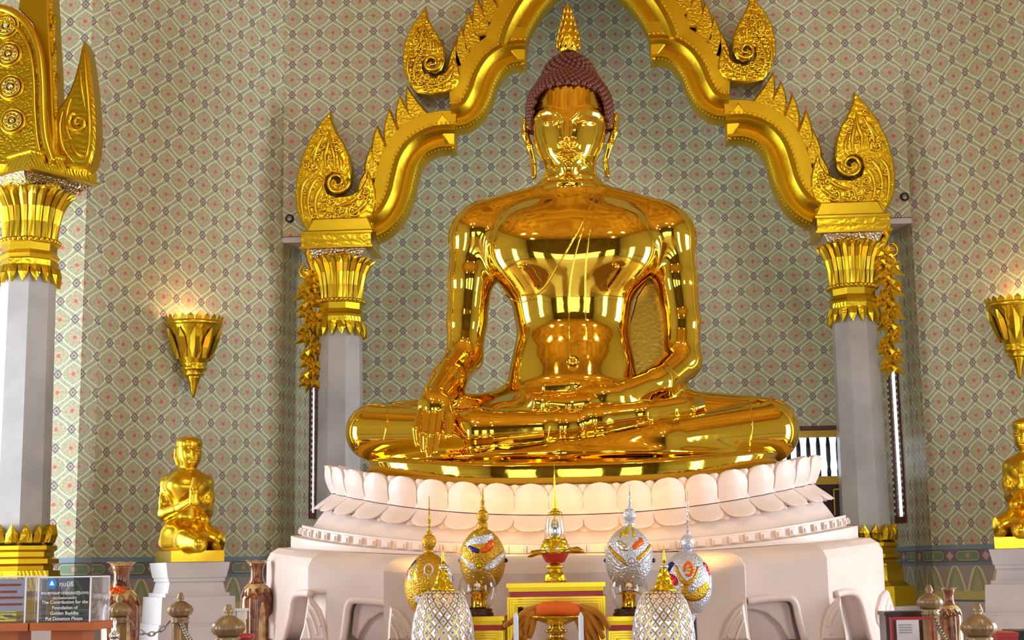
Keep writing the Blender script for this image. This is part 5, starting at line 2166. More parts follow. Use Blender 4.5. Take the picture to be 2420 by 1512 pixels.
def altar_table(px0, px1, py_top, Y, depth, label, zfoot=DZ):
    a, b = Q(px0, py_top, Y), Q(px1, py_top, Y)
    cx, w, zt = (a.x + b.x) / 2, b.x - a.x, (a.z + b.z) / 2
    cy = Y + depth / 2
    t = empty('altar_table', (cx, cy, zfoot), label, 'table', 'gilded altar tables')
    k = KS(a)
    MB().box((cx, cy, zt - 0.010), (w, depth, 0.020)).build('table_top', 'gold_satin', t)
    MB().box((cx, cy, zt - 0.030), (w - 0.02, depth - 0.02, 0.020)).build('top_moulding', 'gold_gilt', t)
    MB().box((cx, cy, zt - 0.052), (w - 0.03, depth - 0.03, 0.026)).build('red_frieze', 'lacquer_red', t)
    # nested frame of the front: four stepped fillets
    for i in range(4):
        ins = 0.012 * i
        x0, x1, ztop = cx - w / 2 + 0.004 + ins, cx + w / 2 - 0.004 - ins, zt - 0.066 - ins
        m = MB()
        y = Y + 0.004 + 0.006 * i
        m.box((cx, y, ztop - 0.005), (x1 - x0, 0.03, 0.0095))
        m.box((x0 + 0.005, y, (ztop + zfoot) / 2 - 0.005), (0.0095, 0.03, ztop - zfoot - 0.01))
        m.box((x1 - 0.005, y, (ztop + zfoot) / 2 - 0.005), (0.0095, 0.03, ztop - zfoot - 0.01))
        m.build('frame_fillet', 'gold_satin', t)
    for sx in (-1, 1):
        for sy in (0, 1):
            MB().box((cx + sx * (w / 2 - 0.03), Y + 0.03 + sy * (depth - 0.06), (zt - 0.07 + zfoot) / 2), (0.05, 0.05, zt - 0.07 - zfoot)).build('leg', 'gold_gilt', t)
        MB().box((cx + sx * (w / 2 - 0.012), cy, zt - 0.11), (0.02, depth - 0.06, 0.09)).build('side_apron', 'gold_gilt', t)
    ap = MB()
    n = max(3, int((w - 0.12) / 0.062))
    for i in range(n):
        fret(ap, cx - w / 2 + 0.06 + (w - 0.12) * (i + 0.5) / n, zt - 0.150, 0.022, Y + 0.03)
    ap.build('fret_apron', 'gold_satin', t)
    MB().box((cx, Y + 0.05, zt - 0.15), (w - 0.10, 0.004, 0.06)).build('apron_back', 'black', t)
    return t, cx, zt


tab_c, tcx, tzt = altar_table(1196, 1431, 1377, YB, 0.42, 'tall gilded altar table in the middle, carrying the glass reliquary')
YS2 = YB + 0.06
tab_l, tlx, tlz = altar_table(1050, 1191, 1457, YS2 - 0.2, 0.40, 'lower gilded altar table on the left, under a glass dome')
tab_r, trx, trz = altar_table(1435, 1572, 1456, YS2 - 0.2, 0.40, 'lower gilded altar table on the right, under a glass dome')

# ---- reliquary on a footed tray
YR = YB + 0.2
t = empty('glass_reliquary', Q(1312, 1376, YR), 'gilt reliquary with a glass bell and thin spire on the middle altar table', 'reliquary')
rq = lambda name, prof, m, seg=28: lathe_px(name, 1312, 0, YR, prof, m, t, seg)
rq('foot', [(27, 1374.5), (28, 1370), (25, 1360), (22, 1352), (14, 1349), (12, 1346), (20, 1341), (21, 1337), (12, 1333), (11, 1330)], 'gold_grain')
rq('tray_bowl', [(12, 1331), (22, 1328), (28, 1318), (32, 1310), (34, 1306)], 'lacquer_red')
rq('tray_rim', [(30, 1309), (36, 1306), (40, 1302), (36, 1300)], 'gold_satin')
rq('drum', [(36, 1302), (36, 1295), (33, 1292), (34, 1288), (30, 1285), (30, 1279), (27, 1276), (26, 1273)], 'gold_grain')
gb = rq('glass_bell', [(25.5, 1274), (24, 1250), (22, 1232), (20, 1220), (16, 1214)], 'glass')
rq('crystal_bud', [(10, 1273), (15, 1264), (16, 1252), (13, 1240), (7, 1231), (3, 1224), (1, 1216)], 'silver')
spire = [(18, 1215), (16, 1210), (10, 1208), (8, 1203)]
y_, r_ = 1203, 9.0
while y_ > 1150:
    spire += [(r_, y_), (r_ * 0.62, y_ - 3)]
    y_ -= 5
    r_ *= 0.86
spire += [(1.6, 1146), (2.4, 1140), (1.2, 1134), (2.0, 1128), (0.9, 1120), (0.5, 1090)]
rq('spire', spire, 'gold_satin', 16)
for i in range(9):
    a = i * 2 * PI / 9
    MB().sphere(Q(1312, 1297, YR) + Vector((math.cos(a) * 36 * KB, math.sin(a) * 36 * KB, 0)), 0.010, 7, 5).build('gem', 'jewel_white', t, smooth=True)
# two drooping petals of gilt cloth on the tray
for sx, pts in ((-1, [(1290, 1304), (1272, 1305), (1256, 1309), (1247, 1315)]), (1, [(1335, 1303), (1352, 1300), (1366, 1299), (1381, 1303)])):
    q = [Q(*c, YR - 0.06) for c in pts]
    vs, fs = [], []
    for i, c in enumerate(q):
        w = (0.010, 0.014, 0.017, 0.004)[i]
        for dy, dz in ((-0.03, 0), (0, w), (0.03, 0), (0, -w)):
            vs.append(c + Vector((0, dy, dz)))
        if i:
            for j in range(4):
                fs.append((4 * (i - 1) + j, 4 * (i - 1) + (j + 1) % 4, 4 * i + (j + 1) % 4, 4 * i + j))
    fs += [(0, 1, 2, 3), (12, 15, 14, 13)]
    MB().add(vs, fs).build('cloth_end', 'gold_dark', t, smooth=True)


# ---- beaded buds
def bead_mat(name, base, second, third, zc, zr, diag):
    """beadwork in two or three colour fields laid out on the bud (its own pattern)"""
    m, nt, b = nt_new(name)
    N, L = nt.nodes, nt.links
    tc = N.new('ShaderNodeTexCoord')
    sp = N.new('ShaderNodeSeparateXYZ')
    L.new(tc.outputs['Object'], sp.inputs[0])

    def op(o, a, c):
        n = N.new('ShaderNodeMath')
        n.operation = o
        for i, x in enumerate((a, c)):
            if isinstance(x, (int, float)):
                n.inputs[i].default_value = x
            else:
                L.new(x, n.inputs[i])
        return n.outputs[0]
    vx = op('ABSOLUTE', op('MULTIPLY', sp.outputs[0], diag), 0.0)
    h = op('SUBTRACT', sp.outputs[2], op('MULTIPLY', vx, 1.0))       # V-shaped fields
    cr = N.new('ShaderNodeValToRGB')
    cr.color_ramp.interpolation = 'CONSTANT'
    mr = N.new('ShaderNodeMapRange')
    mr.inputs[1].default_value, mr.inputs[2].default_value = zc - zr, zc + zr
    L.new(h, mr.inputs[0])
    L.new(mr.outputs[0], cr.inputs[0])
    e = cr.color_ramp.elements
    e[0].position, e[0].color = 0, base
    e[1].position, e[1].color = 0.40, second
    x = e.new(0.62)
    x.color = third
    x = e.new(0.36)
    x.color = (0.8, 0.78, 0.8, 1)
    L.new(cr.outputs[0], b.inputs['Base Color'])
    b.inputs['Metallic'].default_value = 0.55
    b.inputs['Roughness'].default_value = 0.3
    vo = N.new('ShaderNodeTexVoronoi')
    vo.inputs['Scale'].default_value = 150
    L.new(tc.outputs['Object'], vo.inputs['Vector'])
    bp = N.new('ShaderNodeBump')
    bp.inputs['Strength'].default_value = 0.8
    bp.inputs['Distance'].default_value = 0.006
    L.new(vo.outputs['Distance'], bp.inputs['Height'])
    L.new(bp.outputs[0], b.inputs['Normal'])


GOLDB, SILB, ORB = (0.66, 0.36, 0.03, 1), (0.62, 0.62, 0.70, 1), (0.62, 0.30, 0.02, 1)


def bud(cx, Y, y_bot, y_widest, y_neck, hw, ball, y_spire, label, mats, stem_y, spire_m, tilt=0.0):
    """beaded bud: body between y_bot and y_neck, ball = (y, r), then a spire of beads"""
    c = Q(cx, y_bot, Y)
    k = KS(c)
    t = empty('beaded_bud', c, label, 'ornament', 'beaded bud ornaments')
    rows = []
    n = 16
    for i in range(n + 1):
        y = y_bot + (y_neck - y_bot) * i / n
        if y > y_widest:
            f = (y - y_widest) / (y_bot - y_widest)
            r = hw * math.sqrt(max(0, 1 - (f * 0.86) ** 2.2))
        else:
            f = (y_widest - y) / (y_widest - y_neck)
            r = hw * ((1 - f * f) ** 0.75 * 0.88 + 0.12)
        rows.append((max(r, 2) * k, Q(cx, y, Y).z - c.z))
    BUDS[t.name] = (c, rows)
    b = MB().lathe((0, 0, 0), rows, 32)
    o = mesh('body', b.v, b.f, mats[0], t, True)
    o.parent = t
    o.matrix_parent_inverse = Matrix.Identity(4)
    lathe_px('ball', cx, 0, Y, [(ball[1] * math.sin(PI * i / 10) + 0.3, ball[0] + (1.12 * ball[1]) * math.cos(PI * i / 10)) for i in range(11)], mats[1], t)
    lathe_px('collar', cx, 0, Y, [(8, y_neck + 5), (13, y_neck), (10, ball[0] + ball[1])], mats[1], t, 16)
    y = ball[0] - ball[1] * 1.05
    i = 0
    m = MB()
    m.tube([Q(cx, y + 3, Y), Q(cx, y_spire, Y)], [0.006, 0.0015], 6)
    seg = (y - y_spire)
    for j in range(9):
        f = j / 9
        r = 6.0 * (1 - 0.72 * f) * (1.25 if j % 3 == 0 else 0.8)
        m.lathe(Q(cx, y - 3 - seg * 0.93 * f, Y), [(0.2 * k, -r * 1.3 * k), (r * k, 0), (0.2 * k, r * 1.3 * k)], 8)
    m.build('spire', spire_m, t, smooth=True)
    MB().lathe((c.x, Y, DZ), [(0.07, 0), (0.07, 0.02), (0.018, 0.05), (0.018, Q(cx, stem_y - 4, Y).z - DZ)], 14).build('pole', mats[1], t, smooth=True)
    lathe_px('stem', cx, 0, Y, [(22, stem_y), (20, stem_y - 12), (9, (stem_y + y_bot) / 2), (hw * 0.45, y_bot - 2), (hw * 0.5, y_bot - 8)], mats[1], t, 20)
    return t, c, k


BUDS = {}


def patch(t, cx, Y, pts, r, m, name, dy):
    """flat beaded field following the skin of the bud, drawn along photo points"""
    c, rows = BUDS[t.name]
    zr, rr = [c.z + q[1] for q in rows], [q[0] for q in rows]
    pts = [tuple(q) for q in spline(pts, 6)]
    vs, fs = [], []
    n = len(pts)
    P3 = []
    for px, py in pts:
        q = P(px, py, Y)
        R_ = float(np.interp(q.z, zr, rr))
        dx = max(-R_ * 0.97, min(R_ * 0.97, q.x - c.x))
        yy = -math.sqrt(max(R_ * R_ - dx * dx, 1e-8))
        q = P(px, py, Y + yy)
        P3.append((Vector((q.x, Y + yy, q.z)), Vector((dx, yy, 0)).normalized()))
    for i, (q, nr) in enumerate(P3):
        tg = (P3[min(i + 1, n - 1)][0] - P3[max(i - 1, 0)][0]).normalized()
        b = tg.cross(nr).normalized()
        w = r * KB * (0.5 + 0.5 * math.sin(PI * (i + 0.6) / (n + 0.2))) * 1.15
        for j in range(8):
            a = 2 * PI * j / 8
            vs.append(q + b * math.cos(a) * w + nr * (math.sin(a) * 0.006 + 0.001 - 0.35 * w * abs(math.cos(a)) ** 2 * 0.3))
        if i:
            for j in range(8):
                fs.append((8 * (i - 1) + j, 8 * (i - 1) + (j + 1) % 8, 8 * i + (j + 1) % 8, 8 * i + j))
    fs += [tuple(range(8)), tuple(8 * (n - 1) + j for j in range(8))[::-1]]
    MB().add(vs, fs).build(name, m, t, smooth=True)


def rosette_px(t, px, py, Y, r, m, name='rosette'):
    c = Q(px, py, Y)
    k = KS(c)
    b = MB()
    for i in range(10):
        a = 2 * PI * i / 10
        b.sphere(c + Vector((math.cos(a) * r * k * 0.75, 0, math.sin(a) * r * k * 0.75)), r * k * 0.3, 6, 4)
    b.sphere(c + Vector((0, -0.008, 0)), r * k * 0.5, 8, 6)
    tag(b.build(name, m, t, smooth=True, fix=False), kind='stuff')


#bead_mat('bead_gold_v', GOLDB, (0.64, 0.62, 0.66, 1), GOLDB, 0.17, 0.20, 0.9)
#bead_mat('bead_silver_v', SILB, GOLDB, SILB, 0.17, 0.20, 0.9)
bead_mat('bead_white_gold', ORB, (0.72, 0.72, 0.80, 1), ORB, 0.20, 0.20, -1.1)
bead_mat('bead_gold_silver', (0.60, 0.60, 0.70, 1), ORB, (0.74, 0.66, 0.70, 1), 0.19, 0.21, -1.2)
YE1, YE2 = YB + 0.42, YB + 0.05
# second from left: gold bud with blue and orange emblem
t, c, k = bud(1141, YE1, 1388, 1318, 1246, 55, (1219, 14), 1152, 'gold beaded bud with yellow, blue and orange emblem behind the left glass dome', ('gold_bead', 'gold_bead'), 1455, 'gold_bead')
patch(t, 1141, YE1, [(1105, 1290), (1118, 1284), (1132, 1282), (1150, 1276), (1164, 1268)], 16, 'silver_bead', 'emblem_field', 0)
patch(t, 1141, YE1, [(1112, 1278), (1120, 1266), (1130, 1268), (1138, 1258), (1146, 1250)], 7, 'jewel_yellow', 'emblem_yellow', 0)
patch(t, 1141, YE1, [(1108, 1292), (1118, 1300), (1132, 1303)], 7, 'jewel_blue', 'emblem_blue', 0)
patch(t, 1141, YE1, [(1138, 1303), (1150, 1297), (1160, 1288), (1164, 1276)], 8, 'jewel_orange', 'emblem_orange', 0)
patch(t, 1141, YE1, [(1090, 1314), (1104, 1328), (1118, 1338), (1130, 1344)], 10, 'jewel_white', 'collar_white', 0)
patch(t, 1141, YE1, [(1192, 1306), (1178, 1324), (1162, 1336), (1146, 1344)], 10, 'jewel_white', 'collar_white', 0)
rosette_px(t, 1133, 1336, YE1 - 0.135, 12, 'jewel_yellow')
for x_ in (1088, 1195):
    MB().sphere(Q(x_, 1324, YE1 - 0.01), 0.012, 8, 6).build('side_gem', 'jewel_blue', t, smooth=True)
# third: silver bud
t, c, k = bud(1488, YE1, 1386, 1314, 1242, 57, (1217, 15), 1145, 'silver beaded bud with yellow and orange emblem behind the right glass dome', ('silver_bead', 'silver_bead'), 1455, 'silver_bead')
patch(t, 1488, YE1, [(1464, 1270), (1470, 1256), (1479, 1264), (1484, 1249), (1496, 1250), (1497, 1268)], 5, 'jewel_yellow', 'emblem_yellow', 0)
patch(t, 1488, YE1, [(1458, 1280), (1468, 1292), (1486, 1297)], 9, 'silver', 'emblem_silver', 0)
patch(t, 1488, YE1, [(1497, 1296), (1506, 1288), (1516, 1282), (1513, 1270)], 8, 'jewel_orange', 'emblem_orange', 0)
patch(t, 1488, YE1, [(1440, 1292), (1452, 1308), (1468, 1322), (1484, 1336)], 5, 'gold_bead', 'collar_gold', 0)
patch(t, 1488, YE1, [(1536, 1288), (1524, 1306), (1508, 1320), (1494, 1336)], 5, 'gold_bead', 'collar_gold', 0)
patch(t, 1488, YE1, [(1436, 1308), (1450, 1324), (1468, 1338)], 6, 'jewel_white', 'collar_white', 0)
patch(t, 1488, YE1, [(1540, 1304), (1526, 1322), (1510, 1338)], 6, 'jewel_white', 'collar_white', 0)
rosette_px(t, 1492, 1326, YE1 - 0.140, 13, 'jewel_white')
for x_ in (1432, 1544):
    MB().sphere(Q(x_, 1324, YE1 - 0.01), 0.012, 8, 6).build('side_gem', 'jewel_blue', t, smooth=True)
# far left: gold bud with white, red and blue flanks
t, c, k = bud(1014, YE2, 1450, 1382, 1304, 58, (1280, 17), 1172, 'gold beaded bud with white, red and blue flanks at the left end of the altar', ('gold_bead', 'gold_bead'), 1530, 'gold_bead')
patch(t, 1014, YE2, [(976, 1338), (966, 1362), (972, 1388), (986, 1408), (1004, 1424)], 15, 'jewel_white', 'sash_white', 0)
patch(t, 1014, YE2, [(1052, 1338), (1064, 1362), (1058, 1388), (1042, 1408), (1018, 1424)], 15, 'jewel_white', 'sash_white', 0)
patch(t, 1014, YE2, [(962, 1372), (965, 1354), (972, 1344)], 7, 'jewel_red', 'flank_red', 0)
patch(t, 1014, YE2, [(972, 1344), (980, 1332), (986, 1326)], 7, 'jewel_blue', 'flank_blue', 0)
patch(t, 1014, YE2, [(1056, 1336), (1064, 1352), (1068, 1372)], 8, 'jewel_blue', 'flank_blue', 0)
patch(t, 1014, YE2, [(1014, 1312), (1012, 1340), (1010, 1370), (1008, 1392)], 30, 'gold_bead', 'gold_field', 0)
ring = [Q(1013 + 10 * math.cos(a), 1346 + 13 * math.sin(a), YE2 - 0.118) for a in np.linspace(0, 2 * PI, 19)]
MB().tube(ring, 0.0035, 6, cap=False).build('emblem_ring', 'jewel_white', t, smooth=True)
rosette_px(t, 1003, 1392, YE2 - 0.135, 10, 'jewel_yellow')
patch(t, 1014, YE2, [(1003, 1404), (1000, 1422), (998, 1440)], 5, 'jewel_yellow', 'tassel', 0)
# far right: silver bud with red, blue and gold
t, c, k = bud(1625, YE2, 1448, 1376, 1298, 60, (1282, 17), 1160, 'silver beaded bud with red, blue and gold fields at the right end of the altar', ('silver_bead', 'silver_bead'), 1530, 'silver_bead')
patch(t, 1625, YE2, [(1576, 1352), (1582, 1340), (1592, 1330)], 8, 'jewel_blue', 'flank_blue', 0)
patch(t, 1625, YE2, [(1580, 1360), (1590, 1372), (1598, 1384)], 10, 'jewel_red', 'flank_red', 0)
patch(t, 1625, YE2, [(1596, 1384), (1606, 1394), (1614, 1402)], 8, 'jewel_white', 'flank_white', 0)
patch(t, 1625, YE2, [(1660, 1330), (1670, 1342), (1676, 1358)], 8, 'jewel_red', 'flank_red', 0)
patch(t, 1625, YE2, [(1676, 1362), (1678, 1378), (1676, 1392)], 7, 'jewel_white', 'flank_white', 0)
patch(t, 1625, YE2, [(1604, 1400), (1622, 1396), (1640, 1400), (1662, 1392), (1672, 1382)], 18, 'gold_bead', 'gold_field', 0)
patch(t, 1625, YE2, [(1596, 1336), (1606, 1362), (1622, 1378), (1640, 1366), (1650, 1340)], 5, 'gold_bead', 'gold_edge', 0)
patch(t, 1625, YE2, [(1616, 1350), (1619, 1338), (1627, 1330), (1634, 1340), (1636, 1352), (1628, 1360), (1620, 1356)], 4, 'jewel_orange', 'emblem_orange', 0)
patch(t, 1625, YE2, [(1624, 1348), (1628, 1342), (1630, 1350)], 3, 'jewel_yellow', 'emblem_yellow', 0)
rosette_px(t, 1636, 1392, YE2 - 0.150, 10, 'silver_bead')
patch(t, 1625, YE2, [(1636, 1404), (1634, 1424), (1632, 1444)], 6, 'silver', 'tassel', 0)


# ---- glass domes with a golden lotus
def dome(cx, Y, label):
    c = Q(cx, 1452, Y)
    k = KS(c)
    t = empty('glass_dome', c, label, 'ornament', 'glass domes with golden lotuses')
    lathe_px('wooden_base', cx, 0, Y, [(38, 1454.5), (38, 1448), (34, 1446), (36, 1441), (33, 1438)], 'wood_dark', t, 28)
    lathe_px('globe', cx, 0, Y, [(28, 1438), (37, 1424), (44, 1404), (45.5, 1392), (43, 1374), (36, 1360), (24, 1350), (12, 1346.5), (1, 1345.5)], 'glass', t, 36)
    lathe_px('cup', cx, 0, Y, [(20, 1438), (17, 1430), (17, 1404), (20, 1402)], 'gold_mirror', t, 10)
    cc = Q(cx, 1394, Y)
    for ring, (n, L, el, z) in enumerate(((10, 34, -0.12, 0), (9, 28, 0.35, 3), (7, 20, 0.8, 6))):
        for i in range(n):
            a = 2 * PI * (i + 0.5 * ring) / n
            d = Vector((math.cos(a) * math.cos(el), math.sin(a) * math.cos(el), math.sin(el)))
            s = Vector((-math.sin(a), math.cos(a), 0))
            b0 = cc + Vector((0, 0, z * k))
            u = Vector((0, 0, 4 * k))
            vs = [b0, b0 + d * L * 0.5 * k + s * 7 * k - u, b0 + d * L * 0.5 * k, b0 + d * L * 0.5 * k - s * 7 * k - u, b0 + d * L * k - u * (1.5 - ring), b0 + d * L * 0.5 * k - u * 1.3]
            MB().add(vs, [(0, 1, 2), (0, 2, 3), (1, 4, 2), (2, 4, 3), (0, 5, 1), (1, 5, 4), (4, 5, 3), (3, 5, 0)]).build('lotus_petal', 'gold_satin', t, fix=False)
    MB().sphere(cc + Vector((0, -0.02, 9 * k)), 8 * k, 10, 8).build('pearl', 'white_paint', t, smooth=True)
    return t


dome(1129, YB + 0.02, 'glass globe over a golden lotus on the left altar table')
dome(1487, YB + 0.02, 'glass globe over a golden lotus on the right altar table')


# ---- big silver scale buds in front
def scale_bud(cx, Y, y_tip, y_gold0, y_body, label):
    c = Q(cx, 1560, Y)
    k = KS(c)
    t = empty('scale_bud', Vector((c.x, Y, DZ)), label, 'ornament', 'silver scale buds')
    prof_px = [(64, 1600), (71, 1560), (73, 1520), (72, 1490), (68, 1462), (61, 1436), (52, 1414), (40, 1399), (26, 1392)]
    dy = y_body - 1392
    prof = [(r * k, Q(cx, y + dy, Y).z) for r, y in prof_px]
    ps = [tuple(q) for q in spline(prof, 5)]
    MB().lathe((c.x, Y, 0), ps, 36).build('core', 'gold_dark', t, smooth=True)
    MB().lathe((c.x, Y, 0), [(0.05, DZ), (0.05, DZ + 0.02), (0.03, DZ + 0.05), (0.03, ps[0][1] - 0.05), (0.10, ps[0][1])], 20).build('stand', 'gold_gilt', t, smooth=True)
    lathe_px('gold_cap', cx, 0, Y, [(33, y_body + 5), (27, y_body - 2), (18, y_body - 20), (12, y_body - 38), (9, y_gold0)], 'gold_grain', t, 20)
    lathe_px('knob', cx, 0, Y, [(6, y_gold0 + 2), (10, y_gold0 - 4), (10, y_gold0 - 8), (5, y_gold0 - 12)], 'silver', t, 16)
    lathe_px('needle', cx, 0, Y, [(4.5, y_gold0 - 10), (3.5, y_gold0 - 25), (2, y_gold0 - 40), (0.4, y_tip)], 'gold_satin', t, 10)
    # diamond scales of white glass
    tile = bpy.data.meshes.new('scale_tile')
    tile.from_pydata([(-0.5, 0, 0), (0, -0.12, -0.5), (0.5, 0, 0), (0, -0.12, 0.5), (0, -0.26, 0.0), (-0.5, 0.1, 0), (0, 0.1, -0.5), (0.5, 0.1, 0), (0, 0.1, 0.5)], [],
                     [(0, 1, 4), (1, 2, 4), (2, 3, 4), (3, 0, 4), (0, 5, 6, 1), (1, 6, 7, 2), (2, 7, 8, 3), (3, 8, 5, 0)])
    tile.materials.append(M['jewel_tile'])
    zs_ = [q[1] for q in ps]
    rs_ = [q[0] for q in ps]
    NC = 22
    zlow, zhigh = Q(cx, 1520, Y).z, Q(cx, y_body + 4, Y).z
    z = zlow
    row = 0
    while z < zhigh:
        r = float(np.interp(z, zs_, rs_))
        w = 2 * PI * r / NC
        h = max(w * 1.25, 0.014)
        sl = math.atan2(float(np.interp(z + 0.01, zs_, rs_)) - r, 0.01)
        for i in range(NC):
            a = 2 * PI * (i + 0.5 * (row % 2)) / NC
            o = bpy.data.objects.new('scale_tile', tile)
            COL.objects.link(o)
            o.parent = t
            o.matrix_parent_inverse = Matrix.Translation(-t.location)
            o.location = (c.x + math.cos(a) * r, Y + math.sin(a) * r, z)
            o.rotation_euler = Euler((0, 0, a + PI / 2))
            o.rotation_euler = (Matrix.Rotation(a + PI / 2, 3, 'Z') @ Matrix.Rotation(sl, 3, 'X')).to_euler()
            o.scale = (w * 0.86, w * 0.5, h * 0.86)
        z += h * 0.52
        row += 1
    return t


def tile_material():
    m, nt, b = nt_new('jewel_tile')
    N, L = nt.nodes, nt.links
    tc = N.new('ShaderNodeTexCoord')
    ln = N.new('ShaderNodeVectorMath')
    ln.operation = 'LENGTH'
    sp = N.new('ShaderNodeSeparateXYZ')
    L.new(tc.outputs['Object'], sp.inputs[0])
    cb = N.new('ShaderNodeCombineXYZ')
    L.new(sp.outputs[0], cb.inputs[0])
    L.new(sp.outputs[2], cb.inputs[1])
    L.new(cb.outputs[0], ln.inputs[0])
    cr = N.new('ShaderNodeValToRGB')
    cr.color_ramp.interpolation = 'CONSTANT'
    e = cr.color_ramp.elements
    e[0].color = srgb(150, 60, 70)
    e[1].position, e[1].color = 0.10, srgb(232, 230, 236)
    L.new(ln.outputs['Value'], cr.inputs[0])
    L.new(cr.outputs[0], b.inputs['Base Color'])
    b.inputs['Metallic'].default_value = 0.35
    b.inputs['Roughness'].default_value = 0.12


tile_material()
YW = 6.7
scale_bud(1047, YW, 1287, 1346, 1392, 'white scale-covered bud with gold needle in front on the left')
scale_bud(1570, YW, 1285, 1344, 1392, 'white scale-covered bud with gold needle in front on the right')

# ---- footed tray with a folded orange robe, two candles
YO = 6.85
t = empty('offering_tray', Vector((Q(1316, 1500, YO).x, YO, DZ)), 'gilt footed offering tray in front of the middle altar table', 'tray')
lathe_px('dish', 1316, 0, YO, [(20, 1476), (40, 1468), (66, 1458), (68, 1454), (60, 1456)], 'gold_grain', t, 32)
lathe_px('stem', 1316, 0, YO, [(34, 1560), (32, 1530), (28, 1512), (18, 1506), (16, 1500), (26, 1492), (27, 1488), (16, 1482), (22, 1472)], 'gold_dark', t, 24)
MB().lathe((Q(1316, 1500, YO).x, YO, 0), [(0.08, DZ), (0.08, DZ + 0.02), (0.04, DZ + 0.1), (0.05, Q(1316, 1550, YO).z), (0.07, Q(1316, 1545, YO).z)], 24).build('pedestal', 'gold_gilt', t, smooth=True)
r = empty('folded_robe', Q(1316, 1456, YO), 'folded orange monk robe with gold cloth ends lying on the offering tray', 'cloth')
rob = [(1268, 1446), (1290, 1440), (1316, 1438), (1345, 1440), (1372, 1448)]
q = [Q(a, b, YO) for a, b in rob]
vs, fs = [], []
for i, c in enumerate(q):
    for j in range(12):
        an = 2 * PI * j / 12
        vs.append(c + Vector((0, math.cos(an) * 0.06, math.sin(an) * 0.036)))
    if i:
        for j in range(12):
            fs.append((12 * (i - 1) + j, 12 * (i - 1) + (j + 1) % 12, 12 * i + (j + 1) % 12, 12 * i + j))
fs += [tuple(range(12)), tuple(48 + j for j in range(12))[::-1]]
MB().add(vs, fs).build('roll', 'cloth_orange', r, smooth=True)
for sx, base in ((-1, [(1272, 1440), (1244, 1448), (1222, 1460), (1206, 1472)]), (-1, [(1272, 1444), (1250, 1456), (1236, 1478), (1228, 1506)]), (-1, [(1272, 1450), (1256, 1466), (1248, 1490), (1238, 1512)]),
                 (1, [(1368, 1440), (1390, 1448), (1410, 1462), (1424, 1490)]), (1, [(1368, 1446), (1386, 1460), (1400, 1486), (1412, 1514)]), (1, [(1366, 1452), (1378, 1468), (1388, 1496), (1398, 1520)])):
    q = [Q(a, b, YO - 0.02) for a, b in [tuple(c) for c in spline(base, 4)]]
    for off in (-0.022, 0.0, 0.022):
        qq = [c + Vector((off * (0.4 + 0.9 * i / len(q)), -abs(off) * 0.5 + 0.012 * math.sin(5 * i / len(q) + off * 90), off * 0.6)) for i, c in enumerate(q)]
        MB().tube(qq, [0.017 - 0.010 * abs(i / len(q) - 0.4) for i in range(len(q))], 7).build('cloth_end', 'cloth_saffron', r, smooth=True)
for px, lab in ((1220, 'white candle left of the offering tray'), (1374, 'white candle right of the offering tray')):
    c = Q(px, 1512, YO - 0.16)
    k = KS(c)
    t = empty('candle', Vector((c.x, c.y, DZ)), lab, 'candle', 'altar candles')
    zt = Q(px, 1457, YO - 0.16).z
    ztip = Q(px, 1446, YO - 0.16).z
    MB().lathe((c.x, c.y, 0), [(0.0115, DZ + 0.12), (0.0115, zt), (0.007, zt + 0.01), (0.002, ztip)], 14).build('wax', 'candle_blue', t, smooth=True)
    MB().lathe((c.x, c.y, 0), [(0.04, DZ), (0.04, DZ + 0.015), (0.015, DZ + 0.04), (0.018, DZ + 0.12), (0.012, DZ + 0.125)], 16).build('holder', 'gold_gilt', t, smooth=True)
# ================================================================== rails, vases, donation boxes, small things


def ribbed(mb, c, prof, lobes, depth, seg=48):
    vs, fs = [], []
    for r, z in prof:
        for j in range(seg):
            a = 2 * PI * j / seg
            k = 1 - depth * (1 - abs(math.cos(lobes * a / 2))) * min(1.0, r / 0.03)
            vs.append((c[0] + r * k * math.cos(a), c[1] + r * k * math.sin(a), c[2] + z))
    n = len(prof)
    for i in range(n - 1):
        for j in range(seg):
            fs.append((i * seg + j, i * seg + (j + 1) % seg, (i + 1) * seg + (j + 1) % seg, (i + 1) * seg + j))
    fs += [tuple(range(seg))[::-1], tuple((n - 1) * seg + j for j in range(seg))]
    return mb.add(vs, fs)


def bollard(cx, y_top, hw, Y, label, m='brass_post'):
    c = P(cx, y_top, Y)
    k = KS(c) * hw / 32.0
    t = empty('rail_post', Vector((c.x, Y, DZ)), label, 'post', 'melon-capped rail posts')
    zt = c.z
    MB().lathe((c.x, Y, zt), [(8 * k, -21 * k), (6 * k, -19 * k), (10 * k, -14 * k), (8 * k, -9 * k), (6 * k, -4 * k), (5 * k, -1 * k), (3 * k, 0)], 16).build('finial', m, t, smooth=True)
    ribbed(MB(), (c.x, Y, zt), [(18 * k, -58 * k), (27 * k, -53 * k), (31.5 * k, -46 * k), (32 * k, -40 * k), (28 * k, -33 * k), (20 * k, -27 * k), (13 * k, -22 * k), (8 * k, -20 * k)], 14, 0.10).build('melon_cap', m, t, smooth=True)
    MB().lathe((c.x, Y, zt), [(20 * k, -73 * k), (23 * k, -70 * k), (19 * k, -66 * k), (24 * k, -62 * k), (20 * k, -58 * k)], 24).build('collar', m, t, smooth=True)
    ribbed(MB(), (c.x, Y, zt), [(20 * k, DZ - zt + 0.06), (20 * k, -73 * k)], 12, 0.08).build('shaft', m, t, smooth=True)
    MB().lathe((c.x, Y, DZ), [(34 * k, 0), (34 * k, 0.03), (24 * k, 0.06), (21 * k, 0.08)], 24).build('foot', m, t, smooth=True)
    return t, Vector((c.x, Y, zt - 68 * k)), 22 * k


